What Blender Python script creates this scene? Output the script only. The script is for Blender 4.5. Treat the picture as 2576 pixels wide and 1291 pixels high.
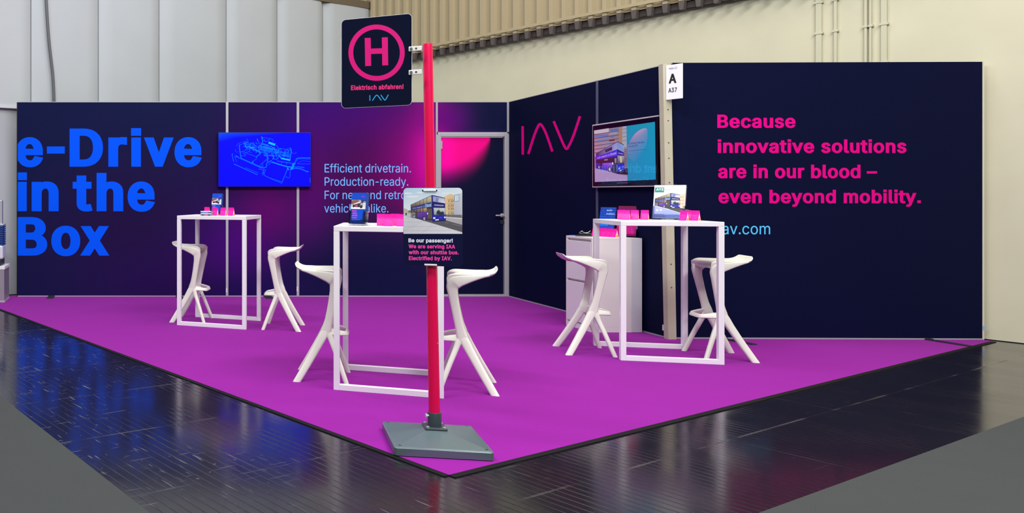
# Trade-fair stand with a bus-stop sign, bar tables and stools.
import bpy, bmesh, math, random
from mathutils import Vector, Matrix
from mathutils.geometry import tessellate_polygon

for o in list(bpy.data.objects):
    bpy.data.objects.remove(o)
SC = bpy.context.scene
COL = SC.collection
R = math.radians
rnd = random.Random(7)

# ------------------------------------------------------------------ camera
F, PX, PY, CAMH = 2010.0, 330.0, 490.0, 1.31      # photo-pixel focal length, principal point, eye height
cam = bpy.data.cameras.new('camera')
cam.sensor_width = 36.0
cam.lens = F * 36.0 / 2576
cam.shift_x = (1288 - PX) / 2576
cam.shift_y = -(645.5 - PY) / 2576
cam.clip_start = .05
cam.clip_end = 100
camo = bpy.data.objects.new('camera', cam)
COL.objects.link(camo)
camo.location = (0, 0, CAMH)
camo.rotation_euler = (R(90), 0, 0)
SC.camera = camo

# ------------------------------------------------------------------ light and exposure
SC.view_settings.view_transform = 'Standard'
SC.view_settings.look = 'None'
SC.view_settings.exposure = 0.0
SC.view_settings.gamma = 1.0
SC.view_settings.use_curve_mapping = False
wd = bpy.data.worlds.new('hall_ambience')
SC.world = wd
wd.use_nodes = True
wd.node_tree.nodes['Background'].inputs['Color'].default_value = (.86, .93, 1.0, 1)
wd.node_tree.nodes['Background'].inputs['Strength'].default_value = .15

def area(name, loc, target, size, power, col=(1, 1, 1)):
    l = bpy.data.lights.new(name, 'AREA')
    l.shape = 'RECTANGLE'
    l.size, l.size_y = size
    l.energy = power
    l.color = col
    o = bpy.data.objects.new(name, l)
    COL.objects.link(o)
    o.location = loc
    o.rotation_euler = (Vector(target) - Vector(loc)).to_track_quat('-Z', 'Y').to_euler()
    return o

area('hall_and_fill_light', (-1.2, 2.6, 7.5), (.6, 4.9, 0), (5, .7), 520, (1, .99, .97))
area('hall_and_fill_light', (4.7, 2.2, 7.5), (3.6, 5.4, 0), (5, .7), 520, (1, .98, .95))
area('hall_and_fill_light', (2.0, -3.5, 6.8), (2.4, 6.0, 1.2), (7, 1.0), 420, (1, .99, .97))  # unseen fill added behind the camera to light upright faces
area('hall_and_fill_light', (1.3, 7.1, 8.0), (1.3, 7.5, 0), (6, .8), 40, (1, .98, .95))
area('hall_and_fill_light', (-1.5, 8.4, 9.0), (.9, 12.4, 3.2), (3, 1.2), 215, (.86, .93, 1))  # cool wash added to tint the left hall wall
area('hall_and_fill_light', (4.8, 7.4, 9.0), (7.2, 10.4, 3.0), (3, 1.2), 230, (1, .95, .82))  # warm wash added to brighten the right hall wall

# ------------------------------------------------------------------ colour and node helpers
def lin(c):
    c = c / 255.0
    return c / 12.92 if c <= .04045 else ((c + .055) / 1.055) ** 2.4

def rgb(r, g, b, a=1.0):
    return (lin(r), lin(g), lin(b), a)

MATS = {}

def mat(name, col=(200, 200, 200), rough=.5, metal=0., spec=.5, noise=None, emit=0., coat=0.):
    """plain procedural material: base colour (sRGB 0-255) with an optional fine noise on colour and bump"""
    if name in MATS:
        return MATS[name]
    m = bpy.data.materials.new(name)
    m.use_nodes = True
    nt = m.node_tree
    p = nt.nodes['Principled BSDF']
    p.inputs['Base Color'].default_value = rgb(*col)
    p.inputs['Roughness'].default_value = rough
    p.inputs['Metallic'].default_value = metal
    p.inputs['Specular IOR Level'].default_value = spec
    p.inputs['Coat Weight'].default_value = coat
    p.inputs['Coat Roughness'].default_value = .05
    if emit:
        p.inputs['Emission Color'].default_value = rgb(*col)
        p.inputs['Emission Strength'].default_value = emit
    if noise:
        scale, amt, bump = noise
        tc = nt.nodes.new('ShaderNodeTexCoord')
        nz = nt.nodes.new('ShaderNodeTexNoise')
        nz.inputs['Scale'].default_value = scale
        nz.inputs['Detail'].default_value = 5
        nt.links.new(tc.outputs['Object'], nz.inputs['Vector'])
        mx = nt.nodes.new('ShaderNodeMix')
        mx.data_type = 'RGBA'
        lo = rgb(*[max(0, c * (1 - amt)) for c in col])
        hi = rgb(*[min(255, c * (1 + amt)) for c in col])
        mx.inputs[6].default_value = lo
        mx.inputs[7].default_value = hi
        nt.links.new(nz.outputs['Fac'], mx.inputs[0])
        nt.links.new(mx.outputs[2], p.inputs['Base Color'])
        if bump:
            b = nt.nodes.new('ShaderNodeBump')
            b.inputs['Strength'].default_value = bump
            b.inputs['Distance'].default_value = .004
            nt.links.new(nz.outputs['Fac'], b.inputs['Height'])
            nt.links.new(b.outputs['Normal'], p.inputs['Normal'])
    MATS[name] = m
    return m

class E:
    """tiny expression wrapper over Math nodes"""
    def __init__(self, nt, sock):
        self.nt, self.s = nt, sock
    def _op(self, op, *a):
        n = self.nt.nodes.new('ShaderNodeMath')
        n.operation = op
        for i, v in enumerate((self,) + a):
            if isinstance(v, E):
                self.nt.links.new(v.s, n.inputs[i])
            else:
                n.inputs[i].default_value = float(v)
        return E(self.nt, n.outputs[0])
    def __add__(self, o): return self._op('ADD', o)
    def __sub__(self, o): return self._op('SUBTRACT', o)
    def __mul__(self, o): return self._op('MULTIPLY', o)
    def __truediv__(self, o): return self._op('DIVIDE', o)
    def sqrt(self): return self._op('SQRT')
    def abs(self): return self._op('ABSOLUTE')
    def frac(self): return self._op('FRACT')
    def clamp(self, a=0, b=1): return self._op('MAXIMUM', a)._op('MINIMUM', b)
    def step(self, a, b):
        n = self.nt.nodes.new('ShaderNodeMapRange')
        n.interpolation_type = 'SMOOTHSTEP'
        self.nt.links.new(self.s, n.inputs['Value'])
        for k, v in (('From Min', a), ('From Max', b)):
            if isinstance(v, E): self.nt.links.new(v.s, n.inputs[k])
            else: n.inputs[k].default_value = v
        return E(self.nt, n.outputs['Result'])
    def neg_exp(self):
        n = self.nt.nodes.new('ShaderNodeMath')
        n.operation = 'POWER'
        n.inputs[0].default_value = math.e
        self.nt.links.new((self * -1).s, n.inputs[1])
        return E(self.nt, n.outputs[0])

def position(nt):
    g = nt.nodes.new('ShaderNodeNewGeometry')
    s = nt.nodes.new('ShaderNodeSeparateXYZ')
    nt.links.new(g.outputs['Position'], s.inputs[0])
    return [E(nt, s.outputs[i]) for i in range(3)]

def mixcol(nt, fac, a, b):
    n = nt.nodes.new('ShaderNodeMix')
    n.data_type = 'RGBA'
    nt.links.new(fac.s, n.inputs[0])
    for i, v in ((6, a), (7, b)):
        if isinstance(v, tuple): n.inputs[i].default_value = v
        else: nt.links.new(v, n.inputs[i])
    return n.outputs[2]

def noise(nt, scale, vec=None, detail=4, rough=.5):
    n = nt.nodes.new('ShaderNodeTexNoise')
    n.inputs['Scale'].default_value = scale
    n.inputs['Detail'].default_value = detail
    n.inputs['Roughness'].default_value = rough
    if vec is None:
        g = nt.nodes.new('ShaderNodeNewGeometry')
        nt.links.new(g.outputs['Position'], n.inputs['Vector'])
    else:
        nt.links.new(vec, n.inputs['Vector'])
    return E(nt, n.outputs['Fac'])

def combine(nt, x, y, z=0.0):
    n = nt.nodes.new('ShaderNodeCombineXYZ')
    for i, v in enumerate((x, y, z)):
        if isinstance(v, E): nt.links.new(v.s, n.inputs[i])
        else: n.inputs[i].default_value = v
    return n.outputs[0]

# ------------------------------------------------------------------ mesh helpers
def link(name, data, parent=None):
    o = bpy.data.objects.new(name, data)
    COL.objects.link(o)
    if parent is not None:
        o.parent = parent
    return o

def obj(name, bm, m, parent=None, smooth=False, label=None):
    me = bpy.data.meshes.new(name)
    bm.normal_update()
    bm.to_mesh(me)
    bm.free()
    for mm in (m if isinstance(m, (list, tuple)) else [m]):
        me.materials.append(mm)
    if smooth:
        for p in me.polygons:
            p.use_smooth = True
        if smooth != 'all':
            me.set_sharp_from_angle(angle=R(38))
    o = link(name, me, parent)
    if label:
        o['label'] = label
    return o

def thing(name, label, cat, loc=(0, 0, 0), rz=0.0, group=None):
    o = link(name, None)
    o.location = loc
    o.rotation_euler = (0, 0, rz)
    return tag(o, label, cat, group)

def tag(o, label, cat, group=None):
    o['label'] = label
    o['category'] = cat
    if group:
        o['group'] = group
    return o

def struct(o):
    o['kind'] = 'structure'
    return o

def box(bm, x0, x1, y0, y1, z0, z1, bev=0.0, M=None, seg=2, mi=0):
    vs = [bm.verts.new((x, y, z)) for x in (x0, x1) for y in (y0, y1) for z in (z0, z1)]
    q = [(0, 1, 3, 2), (4, 6, 7, 5), (0, 4, 5, 1), (2, 3, 7, 6), (0, 2, 6, 4), (1, 5, 7, 3)]
    fs = [bm.faces.new([vs[i] for i in f]) for f in q]
    for f in fs:
        f.material_index = mi
    if bev:
        es = list({e for f in fs for e in f.edges})
        r = bmesh.ops.bevel(bm, geom=es, offset=bev, segments=seg, affect='EDGES', profile=.5)
        vs = list({v for f in r['faces'] for v in f.verts} | {v for v in vs if v.is_valid})
    if M is not None:
        bmesh.ops.transform(bm, matrix=M, verts=[v for v in vs if v.is_valid])
    return bm

def nb(*a, **k):
    return box(bmesh.new(), *a, **k)

def loft(bm, rings, closed=False, caps=True):
    rv = [[bm.verts.new(p) for p in r] for r in rings]
    n = len(rings[0])
    k = len(rv)
    for a in range(k if closed else k - 1):
        A, B = rv[a], rv[(a + 1) % k]
        for i in range(n):
            bm.faces.new((A[i], A[(i + 1) % n], B[(i + 1) % n], B[i]))
    if caps and not closed:
        bm.faces.new(list(reversed(rv[0])))
        bm.faces.new(rv[-1])
    bmesh.ops.recalc_face_normals(bm, faces=bm.faces)
    return bm

def cyl(bm, c, r, h, axis='Z', n=24, r2=None):
    """cylinder from base centre c, length h along axis"""
    r2 = r if r2 is None else r2
    rings = []
    for t, rr in ((0, r), (h, r2)):
        ring = []
        for i in range(n):
            a = 2 * math.pi * i / n
            u, v = rr * math.cos(a), rr * math.sin(a)
            p = {'Z': (u, v, t), 'X': (t, u, v), 'Y': (v, t, u)}[axis]
            ring.append((c[0] + p[0], c[1] + p[1], c[2] + p[2]))
        rings.append(ring)
    return loft(bm, rings)

def catmull(P, k=6):
    """interpolate a list of equal-length tuples"""
    out = []
    n = len(P)
    for i in range(n - 1):
        p0, p1, p2, p3 = P[max(0, i - 1)], P[i], P[i + 1], P[min(n - 1, i + 2)]
        for j in range(k):
            t = j / k
            out.append(tuple(.5 * ((2 * b) + (c - a) * t + (2 * a - 5 * b + 4 * c - d) * t * t + (3 * b - a - 3 * c + d) * t ** 3)
                             for a, b, c, d in zip(p0, p1, p2, p3)))
    out.append(tuple(P[-1]))
    return out

def rrect(w, t, r, n=3):
    """rounded rectangle outline in (a, b)"""
    r = min(r, w * .49, t * .49)
    out = []
    for cx, cy, a0 in ((w / 2 - r, t / 2 - r, 0), (-w / 2 + r, t / 2 - r, 90), (-w / 2 + r, -t / 2 + r, 180), (w / 2 - r, -t / 2 + r, 270)):
        for i in range(n + 1):
            a = R(a0 + 90 * i / n)
            out.append((cx + r * math.cos(a), cy + r * math.sin(a)))
    return out

def rrect2(x0, x1, y0, y1, r, n=6):
    return [(p[0] + (x0 + x1) / 2, p[1] + (y0 + y1) / 2) for p in rrect(x1 - x0, y1 - y0, r, n)]

def blade(bm, path, k=6, flat_end=None):
    """sweep a rounded blade: path of (x, y, z, width in the fore-aft plane, lateral thickness)"""
    P = catmull(path, k)
    rings = []
    for i, p in enumerate(P):
        a = Vector(P[max(0, i - 1)][:3])
        b = Vector(P[min(len(P) - 1, i + 1)][:3])
        t = (b - a).normalized()
        lat = Vector((0, 1, 0))
        lat = (lat - t * lat.dot(t)).normalized()
        w = lat.cross(t).normalized()
        ring = [Vector(p[:3]) + w * u + lat * v for u, v in rrect(p[3], p[4], min(p[3], p[4]) * .36, 3)]
        if flat_end is not None and i == len(P) - 1:
            ring = [q - t * ((q.z - flat_end) / t.z) for q in ring]
        rings.append(ring)
    return loft(bm, rings)

def prism(bm, outline, y0, y1, mi=0):
    """outline in (x, z) extruded along y"""
    A = [bm.verts.new((x, y0, z)) for x, z in outline]
    B = [bm.verts.new((x, y1, z)) for x, z in outline]
    n = len(A)
    fs = [bm.faces.new(A), bm.faces.new(list(reversed(B)))]
    for i in range(n):
        fs.append(bm.faces.new((A[(i + 1) % n], A[i], B[i], B[(i + 1) % n])))
    for f in fs:
        f.material_index = mi
    bmesh.ops.recalc_face_normals(bm, faces=fs)
    return bm

# ------------------------------------------------------------------ lettering (grotesque outlines, 1/1000 em, cap height 509)
GLYPHS = '''
A480|16,0 201,509 276,509 463,0 395,0 287,302 264,372 232,478 245,478 213,371 191,302 85,0|110,142 110,199 370,199 370,142
B456|60,0 60,509 241,509 266,508 289,504 310,499 329,491 345,481 359,469 371,456 381,442 388,426 394,410 397,392 398,374 397,353 393,336 387,320 378,307 368,295 356,286 343,278 329,272 315,267 315,262 331,260 347,254 363,245 378,234 391,220 402,203 409,189 414,173 417,155 418,136 417,117 413,100 408,83 400,67 390,52 377,39 362,28 344,18 324,10 301,4 275,1 247,0|125,57 245,57 272,58 296,63 315,70 330,80 341,92 349,105 354,120 355,137 354,153 350,169 342,184 333,197 320,209 306,218 289,225 269,229 248,231 125,231|125,285 238,285 256,287 273,290 288,296 302,304 314,314 323,326 330,340 335,355 336,372 334,388 330,403 323,417 313,429 299,439 283,446 263,450 240,452 125,452
C510|267,-7 235,-5 205,1 177,11 150,25 126,42 104,63 86,88 70,115 57,146 48,179 42,215 40,254 42,293 48,329 57,362 70,393 86,421 104,445 126,466 150,484 177,498 205,508 235,514 267,516 286,515 305,513 323,509 340,504 357,498 373,490 388,481 402,471 415,460 427,447 438,433 448,418 456,402 463,385 469,367 473,348 408,348 404,365 397,380 389,395 380,407 369,418 357,428 344,437 330,444 315,449 300,453 284,455 267,456 245,454 223,450 203,443 184,432 166,419 150,403 137,385 125,364 116,340 109,314 105,285 103,254 105,223 109,194 116,168 125,145 137,123 151,105 166,89 184,76 203,66 223,59 245,54 267,53 284,54 300,56 315,60 330,65 344,72 357,81 369,90 380,102 389,114 397,128 404,144 408,160 473,160 469,142 463,124 457,107 448,91 438,76 428,62 416,49 402,38 388,28 373,19 357,11 341,5 323,0 305,-4 286,-6
D502|219,0 96,0 96,57 215,57 244,58 272,63 296,70 318,81 337,94 354,110 368,128 379,149 388,172 394,198 398,226 399,255 398,285 394,312 388,337 379,361 368,381 354,399 338,415 320,428 299,438 275,446 249,450 221,452 93,452 93,509 225,509 261,507 294,501 325,492 353,478 377,461 399,441 418,418 433,391 446,361 455,329 460,293 462,255 460,217 455,181 446,149 433,119 417,92 398,68 376,48 351,31 322,17 291,8 256,2|125,509 125,0 60,0 60,509
E419|60,0 60,509 372,509 372,452 125,452 125,286 355,286 355,229 125,229 125,57 375,57 375,0
F410|60,0 60,509 369,509 369,452 125,452 125,278 346,278 346,221 125,221 125,0
G520|269,-7 236,-5 205,1 176,11 149,25 125,43 104,64 85,88 69,116 57,146 47,179 42,215 40,254 42,293 47,329 57,362 69,393 85,421 103,445 125,466 149,484 175,498 203,508 233,514 265,516 285,515 304,513 322,509 340,504 358,497 374,489 389,480 403,469 416,458 429,445 439,431 449,416 458,401 465,384 470,367 474,349 408,349 402,365 395,379 387,393 378,406 368,417 356,427 344,436 330,443 315,448 300,453 283,455 265,456 243,454 222,450 202,443 183,432 166,419 150,404 137,385 125,364 116,340 109,314 105,285 103,254 105,223 109,194 116,168 125,145 137,124 151,105 166,90 184,76 203,66 224,59 246,54 269,53 290,54 309,57 328,63 345,71 360,81 374,93 386,107 396,123 404,141 410,160 414,180 415,202 434,199 283,199 283,256 478,256 478,200 476,170 471,141 463,115 451,91 436,69 419,50 399,33 377,19 352,8 326,0 298,-5
H517|60,0 60,509 125,509 125,289 392,289 392,509 457,509 457,0 392,0 392,232 125,232 125,0
I300|31,0 31,57 118,57 118,452 31,452 31,509 269,509 269,452 183,452 183,57 269,57 269,0
K467|104,145 104,216 139,261 174,303 212,344 364,509 448,509 231,276 228,276|60,0 60,509 125,509 125,334 124,225 125,193 125,0|372,0 188,259 228,309 449,0
L393|60,0 60,509 125,509 125,57 361,57 361,0
M628|60,0 60,509 152,509 277,187 287,159 299,123 311,84 322,49 307,49 318,83 330,121 342,158 352,187 476,509 568,509 568,0 504,0 504,291 504,327 505,369 506,413 507,457 513,457 498,409 482,363 467,322 456,291 342,0 286,0 170,291 159,321 145,361 129,408 112,457 119,457 120,416 121,372 122,328 122,291 122,0
N523|60,0 60,509 136,509 343,183 363,151 388,107 414,55 405,54 401,108 399,157 399,195 399,509 463,509 463,0 387,0 202,290 177,331 148,381 108,452 119,454 122,384 124,328 125,291 125,0
O533|267,-7 235,-5 205,1 177,11 150,25 126,42 105,63 86,88 70,115 57,146 48,179 42,215 40,254 42,293 48,329 57,362 70,393 86,421 105,445 126,466 150,484 177,498 205,508 235,514 267,516 299,514 329,508 357,498 384,484 408,466 429,445 448,421 464,393 477,362 486,329 491,293 493,254 491,215 486,179 477,146 464,115 448,88 429,63 408,42 384,25 357,11 329,1 299,-5|267,53 289,54 310,59 330,66 349,76 367,89 383,105 396,123 408,144 418,168 425,194 429,223 430,254 429,286 425,314 418,341 408,365 396,386 383,404 367,420 349,433 330,443 310,450 289,454 267,456 245,454 223,450 203,443 184,433 167,420 151,404 137,385 125,364 116,340 109,314 105,285 103,254 105,223 109,194 116,168 125,144 137,123 151,105 167,89 184,76 203,66 223,59 245,54
P445|60,0 60,509 235,509 263,507 289,503 312,497 332,487 350,476 366,462 379,447 390,430 398,411 404,391 407,370 409,348 407,325 404,304 398,284 390,265 379,248 366,233 350,219 332,207 312,198 289,191 263,187 235,186 109,186 109,242 233,242 252,243 269,246 284,250 297,256 312,266 324,279 333,294 339,310 343,328 344,348 343,367 339,385 333,402 324,416 312,428 297,439 284,444 268,449 251,451 232,452 125,452 125,0
R449|60,0 60,509 236,509 264,507 290,504 313,497 333,489 351,478 367,465 380,450 390,433 399,415 405,395 408,374 409,352 408,330 405,309 399,290 390,271 380,255 367,240 351,228 333,217 312,209 289,203 264,199 236,198 96,198 96,255 234,255 252,256 269,258 284,262 298,267 313,276 325,287 334,300 340,316 344,333 345,352 344,371 340,389 334,405 325,419 313,430 298,440 284,445 269,449 252,451 233,452 125,452 125,0|353,0 230,229 303,229 428,0
S447|224,-9 197,-8 172,-4 149,1 128,9 108,19 91,31 76,45 64,60 54,77 46,96 41,115 38,137 104,137 108,118 114,102 123,88 136,76 150,66 166,59 185,53 204,50 224,49 241,50 257,52 272,55 286,60 303,69 317,79 329,92 338,106 344,122 346,139 344,154 340,168 332,179 322,189 310,197 296,205 245,222 184,239 154,249 128,260 105,274 86,289 71,307 60,326 54,348 52,372 53,393 58,413 65,431 75,448 87,463 102,476 119,488 138,498 158,506 180,511 203,514 227,516 252,514 275,511 296,505 316,498 334,488 351,476 365,463 377,449 387,433 394,415 399,397 401,378 337,378 334,396 326,412 316,426 302,437 286,447 267,453 247,457 225,459 204,457 185,454 167,448 152,440 139,430 129,418 121,405 117,391 115,376 117,359 122,345 131,334 142,324 155,315 169,308 212,293 264,279 312,264 328,256 344,248 359,238 372,226 384,213 395,198 401,185 405,171 407,155 408,139 407,118 403,99 396,81 386,64 374,48 360,34 343,21 323,11 302,2 278,-4 252,-8
T449|32,452 32,509 417,509 417,452 257,452 257,0 193,0 193,452
U517|259,-8 230,-7 203,-2 177,5 154,15 133,28 114,43 98,60 85,80 74,101 66,124 62,148 60,173 60,509 124,509 124,178 125,160 128,144 133,128 141,113 150,99 160,87 173,77 187,68 203,61 220,56 239,53 259,52 279,53 298,56 315,61 331,68 345,77 357,87 368,99 377,113 384,128 389,144 392,160 393,178 393,509 457,509 457,173 456,148 451,124 443,101 433,80 419,60 403,43 384,28 363,15 340,5 315,-2 288,-7
V480|204,0 16,509 84,509 192,206 215,137 248,31 235,31 267,138 290,206 395,509 463,509 278,0
W686|155,0 16,509 82,509 163,196 175,145 187,94 197,40 189,40 200,94 211,145 224,196 306,509 380,509 462,196 474,145 486,94 497,40 488,40 499,94 510,145 523,196 603,509 670,509 530,0 455,0 368,323 351,391 336,475 350,475 335,395 318,323 230,0
X474|18,0 217,284 217,236 29,509 104,509 178,400 204,361 223,329 243,292 232,292 252,329 272,361 298,400 374,509 446,509 259,239 259,287 456,0 382,0 292,129 268,165 250,195 230,231 244,231 225,196 206,166 182,129 91,0
Y472|203,0 203,208 16,509 91,509 192,344 222,292 250,230 224,230 251,293 280,344 381,509 455,509 268,208 268,0
Z438|42,0 42,46 273,385 306,431 341,476 348,454 285,452 223,452 40,452 40,509 397,509 397,462 169,129 134,81 97,33 90,54 152,57 214,57 399,57 399,0
a389|160,-9 142,-8 126,-5 110,-1 94,5 80,12 68,22 57,32 48,45 40,58 35,73 31,90 30,108 32,128 36,146 43,161 53,174 64,184 78,193 92,200 108,206 125,211 178,220 234,227 247,229 257,231 265,235 271,240 274,246 276,255 276,257 275,272 272,285 267,297 260,307 251,315 240,322 227,327 212,330 196,331 178,330 163,327 149,322 137,316 127,309 118,301 110,292 104,283 100,274 41,291 48,308 57,322 67,335 79,346 91,355 104,364 118,370 133,375 148,379 163,382 179,384 194,384 208,384 223,382 239,379 255,375 271,369 286,360 300,350 312,336 322,320 329,306 333,290 336,272 337,251 337,0 277,0 277,52 272,52 267,43 260,34 252,25 242,16 229,8 215,1 199,-4 181,-7|170,45 192,47 211,51 228,59 242,68 254,80 263,93 270,108 274,122 276,138 276,190 272,187 267,184 259,182 231,176 200,171 175,168 134,159 122,153 112,147 103,139 97,130 93,118 92,105 93,93 96,82 102,72 109,64 119,57 130,52 142,48 156,46
b424|229,-8 208,-7 189,-3 172,4 159,12 147,21 138,31 118,59 112,59 112,0 53,0 53,509 114,509 114,319 118,319 137,346 147,355 158,364 171,373 188,379 207,383 229,384 252,383 274,378 294,371 313,361 330,347 345,332 359,313 370,293 379,270 385,245 389,218 390,189 389,160 385,133 379,108 370,84 359,64 346,45 330,29 313,16 294,5 274,-2 252,-7|220,47 237,48 253,51 267,57 279,66 291,76 301,88 309,101 316,117 321,133 325,151 327,170 328,189 327,209 325,227 321,245 316,261 309,276 301,290 291,301 280,311 267,319 253,325 237,329 220,330 203,329 188,325 174,320 161,312 150,302 140,291 132,278 125,263 120,247 116,229 113,210 113,189 113,169 116,150 120,132 125,115 132,100 140,86 150,75 162,65 174,57 188,51 204,48
c396|207,-8 182,-7 159,-2 137,6 117,16 98,30 82,46 68,64 56,85 46,108 40,133 36,159 34,187 36,216 40,243 46,268 56,291 68,312 82,330 98,346 117,360 137,371 159,378 182,383 207,384 226,384 243,381 260,377 276,371 291,364 305,356 318,346 330,335 340,322 349,308 356,293 362,277 303,262 300,272 295,281 290,289 284,297 278,304 270,311 261,316 252,321 242,325 231,328 220,329 207,330 189,329 173,325 158,319 145,310 134,300 124,287 115,274 108,258 103,242 99,224 97,206 96,187 97,169 99,151 103,134 108,117 115,102 124,89 134,76 145,66 158,57 173,51 189,48 207,46 220,47 232,49 243,52 253,55 262,60 271,66 279,73 285,80 292,89 297,98 301,107 304,117 363,102 357,86 350,70 341,56 331,43 319,32 306,21 292,12 277,5 261,-1 244,-5 226,-7
d424|195,-8 172,-7 151,-2 130,5 111,16 94,29 79,45 66,64 55,84 46,108 39,133 35,160 34,189 35,218 39,245 46,270 55,293 66,313 79,332 95,347 112,361 131,371 151,378 173,383 196,384 218,383 237,379 253,373 267,364 278,355 287,346 306,319 311,319 311,509 372,509 372,0 313,0 313,59 307,59 287,31 277,21 266,12 252,4 236,-3 217,-7|205,47 221,48 236,51 250,57 263,65 274,75 284,86 293,100 299,115 305,132 309,150 311,169 312,189 311,210 309,229 305,247 300,263 293,278 284,291 275,302 263,312 251,320 237,325 221,329 205,330 187,329 172,325 157,319 145,311 133,301 124,290 115,276 108,261 103,245 99,227 97,209 96,189 97,170 99,151 103,133 109,117 115,101 124,88 134,76 145,66 158,57 172,51 188,48
e404|212,-8 185,-7 161,-2 138,6 117,16 98,30 82,46 68,64 56,85 46,108 40,132 35,159 34,187 35,215 39,242 46,267 55,290 67,311 81,329 97,346 115,359 135,370 157,378 180,383 205,384 221,384 236,382 251,379 266,374 280,368 294,361 307,351 319,341 331,329 341,315 350,299 357,282 363,263 368,242 370,219 371,194 371,169 75,169 75,221 338,221 310,202 309,220 307,237 303,254 298,269 288,286 277,301 263,314 246,323 227,328 205,330 189,329 173,326 159,321 146,313 131,301 119,286 109,270 102,251 97,231 96,211 96,178 97,157 100,139 104,122 110,106 118,92 128,80 139,70 151,61 165,55 179,50 195,47 212,46 227,47 241,49 254,53 265,58 276,65 285,73 294,82 300,93 306,105 365,91 358,72 348,55 335,39 324,29 311,19 298,11 283,4 266,-1 249,-5 231,-7
f254|228,379 228,327 6,327 6,379|81,0 81,432 82,452 87,470 96,486 107,499 120,510 135,519 152,525 169,529 187,530 222,527 243,521 227,468 215,472 195,474 178,472 164,468 154,460 147,449 143,435 142,419 142,0
g425|207,-151 187,-150 168,-148 150,-144 134,-140 114,-132 97,-122 82,-110 70,-97 59,-84 51,-69 101,-41 122,-66 131,-74 142,-82 154,-88 169,-93 187,-96 207,-97 229,-96 249,-92 267,-85 282,-75 295,-62 304,-47 310,-28 311,-6 311,68 306,68 287,41 277,32 266,23 252,16 236,10 217,6 195,5 173,6 152,10 132,17 113,27 95,39 80,53 67,71 55,90 46,112 39,136 35,163 34,191 35,220 39,246 46,271 55,293 66,314 80,332 95,347 112,361 131,371 152,378 173,383 196,384 218,383 237,379 253,373 267,365 279,356 288,346 308,319 313,319 313,379 372,379 372,-9 371,-32 367,-54 360,-73 350,-90 338,-104 324,-117 308,-127 291,-136 271,-142 251,-147 229,-150|205,59 222,60 237,63 251,68 264,75 278,87 290,103 300,121 305,137 309,154 312,172 312,193 312,212 309,231 305,248 300,264 293,278 285,291 275,303 264,312 251,320 237,325 222,329 205,330 188,329 172,325 158,320 145,312 134,302 124,290 115,277 109,262 103,246 99,229 97,212 96,193 97,173 99,155 103,138 109,123 118,104 131,88 145,76 158,68 172,63 188,60
h410|114,227 114,0 53,0 53,509 114,509 114,287 102,287 112,312 124,332 137,349 152,362 169,372 187,379 207,383 227,384 246,383 264,380 280,376 295,369 309,360 321,349 332,336 341,321 348,304 353,285 356,264 357,240 357,0 296,0 296,235 295,256 290,275 283,291 273,304 260,315 246,323 229,328 210,329 192,328 176,324 161,317 147,308 136,297 126,283 119,266 115,248
i167|53,0 53,379 114,379 114,0|84,443 73,444 63,448 54,455 47,463 43,472 41,483 43,494 47,504 54,512 63,518 73,522 84,524 95,522 105,518 114,512 121,504 125,494 126,483 125,472 121,463 114,455 105,448 95,444
j167|53,379 114,379 114,-30 113,-47 111,-63 107,-77 102,-90 92,-106 80,-119 65,-129 52,-135 37,-139 21,-142 4,-143 -10,-143 -10,-87 2,-87 18,-85 31,-80 40,-72 47,-61 51,-46 53,-29|83,443 72,444 62,448 53,455 47,463 42,472 41,483 42,494 47,504 53,512 62,518 72,522 83,524 95,522 105,518 114,512 120,504 125,494 126,483 125,472 120,463 114,455 105,448 95,444
k381|110,137 110,212 121,212 284,379 360,379 184,199 177,199|53,0 53,509 114,509 114,0|294,0 148,186 191,229 372,0
l189|139,-2 119,-1 101,3 86,10 74,20 65,33 58,47 54,65 53,84 53,509 114,509 114,99 114,83 117,71 120,62 126,57 135,53 146,52 160,53 170,54 181,3 162,-1
m610|53,0 53,379 112,379 112,295 108,295 114,314 122,331 132,346 144,358 158,368 172,376 187,382 203,385 219,386 239,385 257,380 273,372 287,361 299,347 309,331 316,314 321,295 312,295 318,312 326,329 337,343 350,356 364,366 381,375 398,381 417,385 437,386 453,385 468,383 483,378 497,372 510,364 522,354 532,342 541,328 548,313 553,296 556,276 557,255 557,0 496,0 496,254 494,273 490,289 483,302 473,313 456,323 438,329 419,330 402,329 387,326 374,320 363,312 353,302 345,290 340,277 336,263 335,247 335,0 274,0 274,260 272,280 265,297 253,311 238,322 220,328 199,330 185,329 171,326 158,320 145,312 135,302 126,289 119,274 115,257 114,238 114,0
n410|114,227 114,0 53,0 53,379 112,379 112,287 102,287 112,312 124,332 137,349 152,362 169,372 187,379 207,383 227,384 246,383 264,380 280,376 295,369 309,360 321,349 332,336 341,321 348,304 353,285 356,264 357,240 357,0 296,0 296,235 295,256 290,275 283,291 273,304 260,315 246,323 229,328 210,329 192,328 176,324 161,317 147,308 136,297 126,283 119,266 115,248
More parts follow.
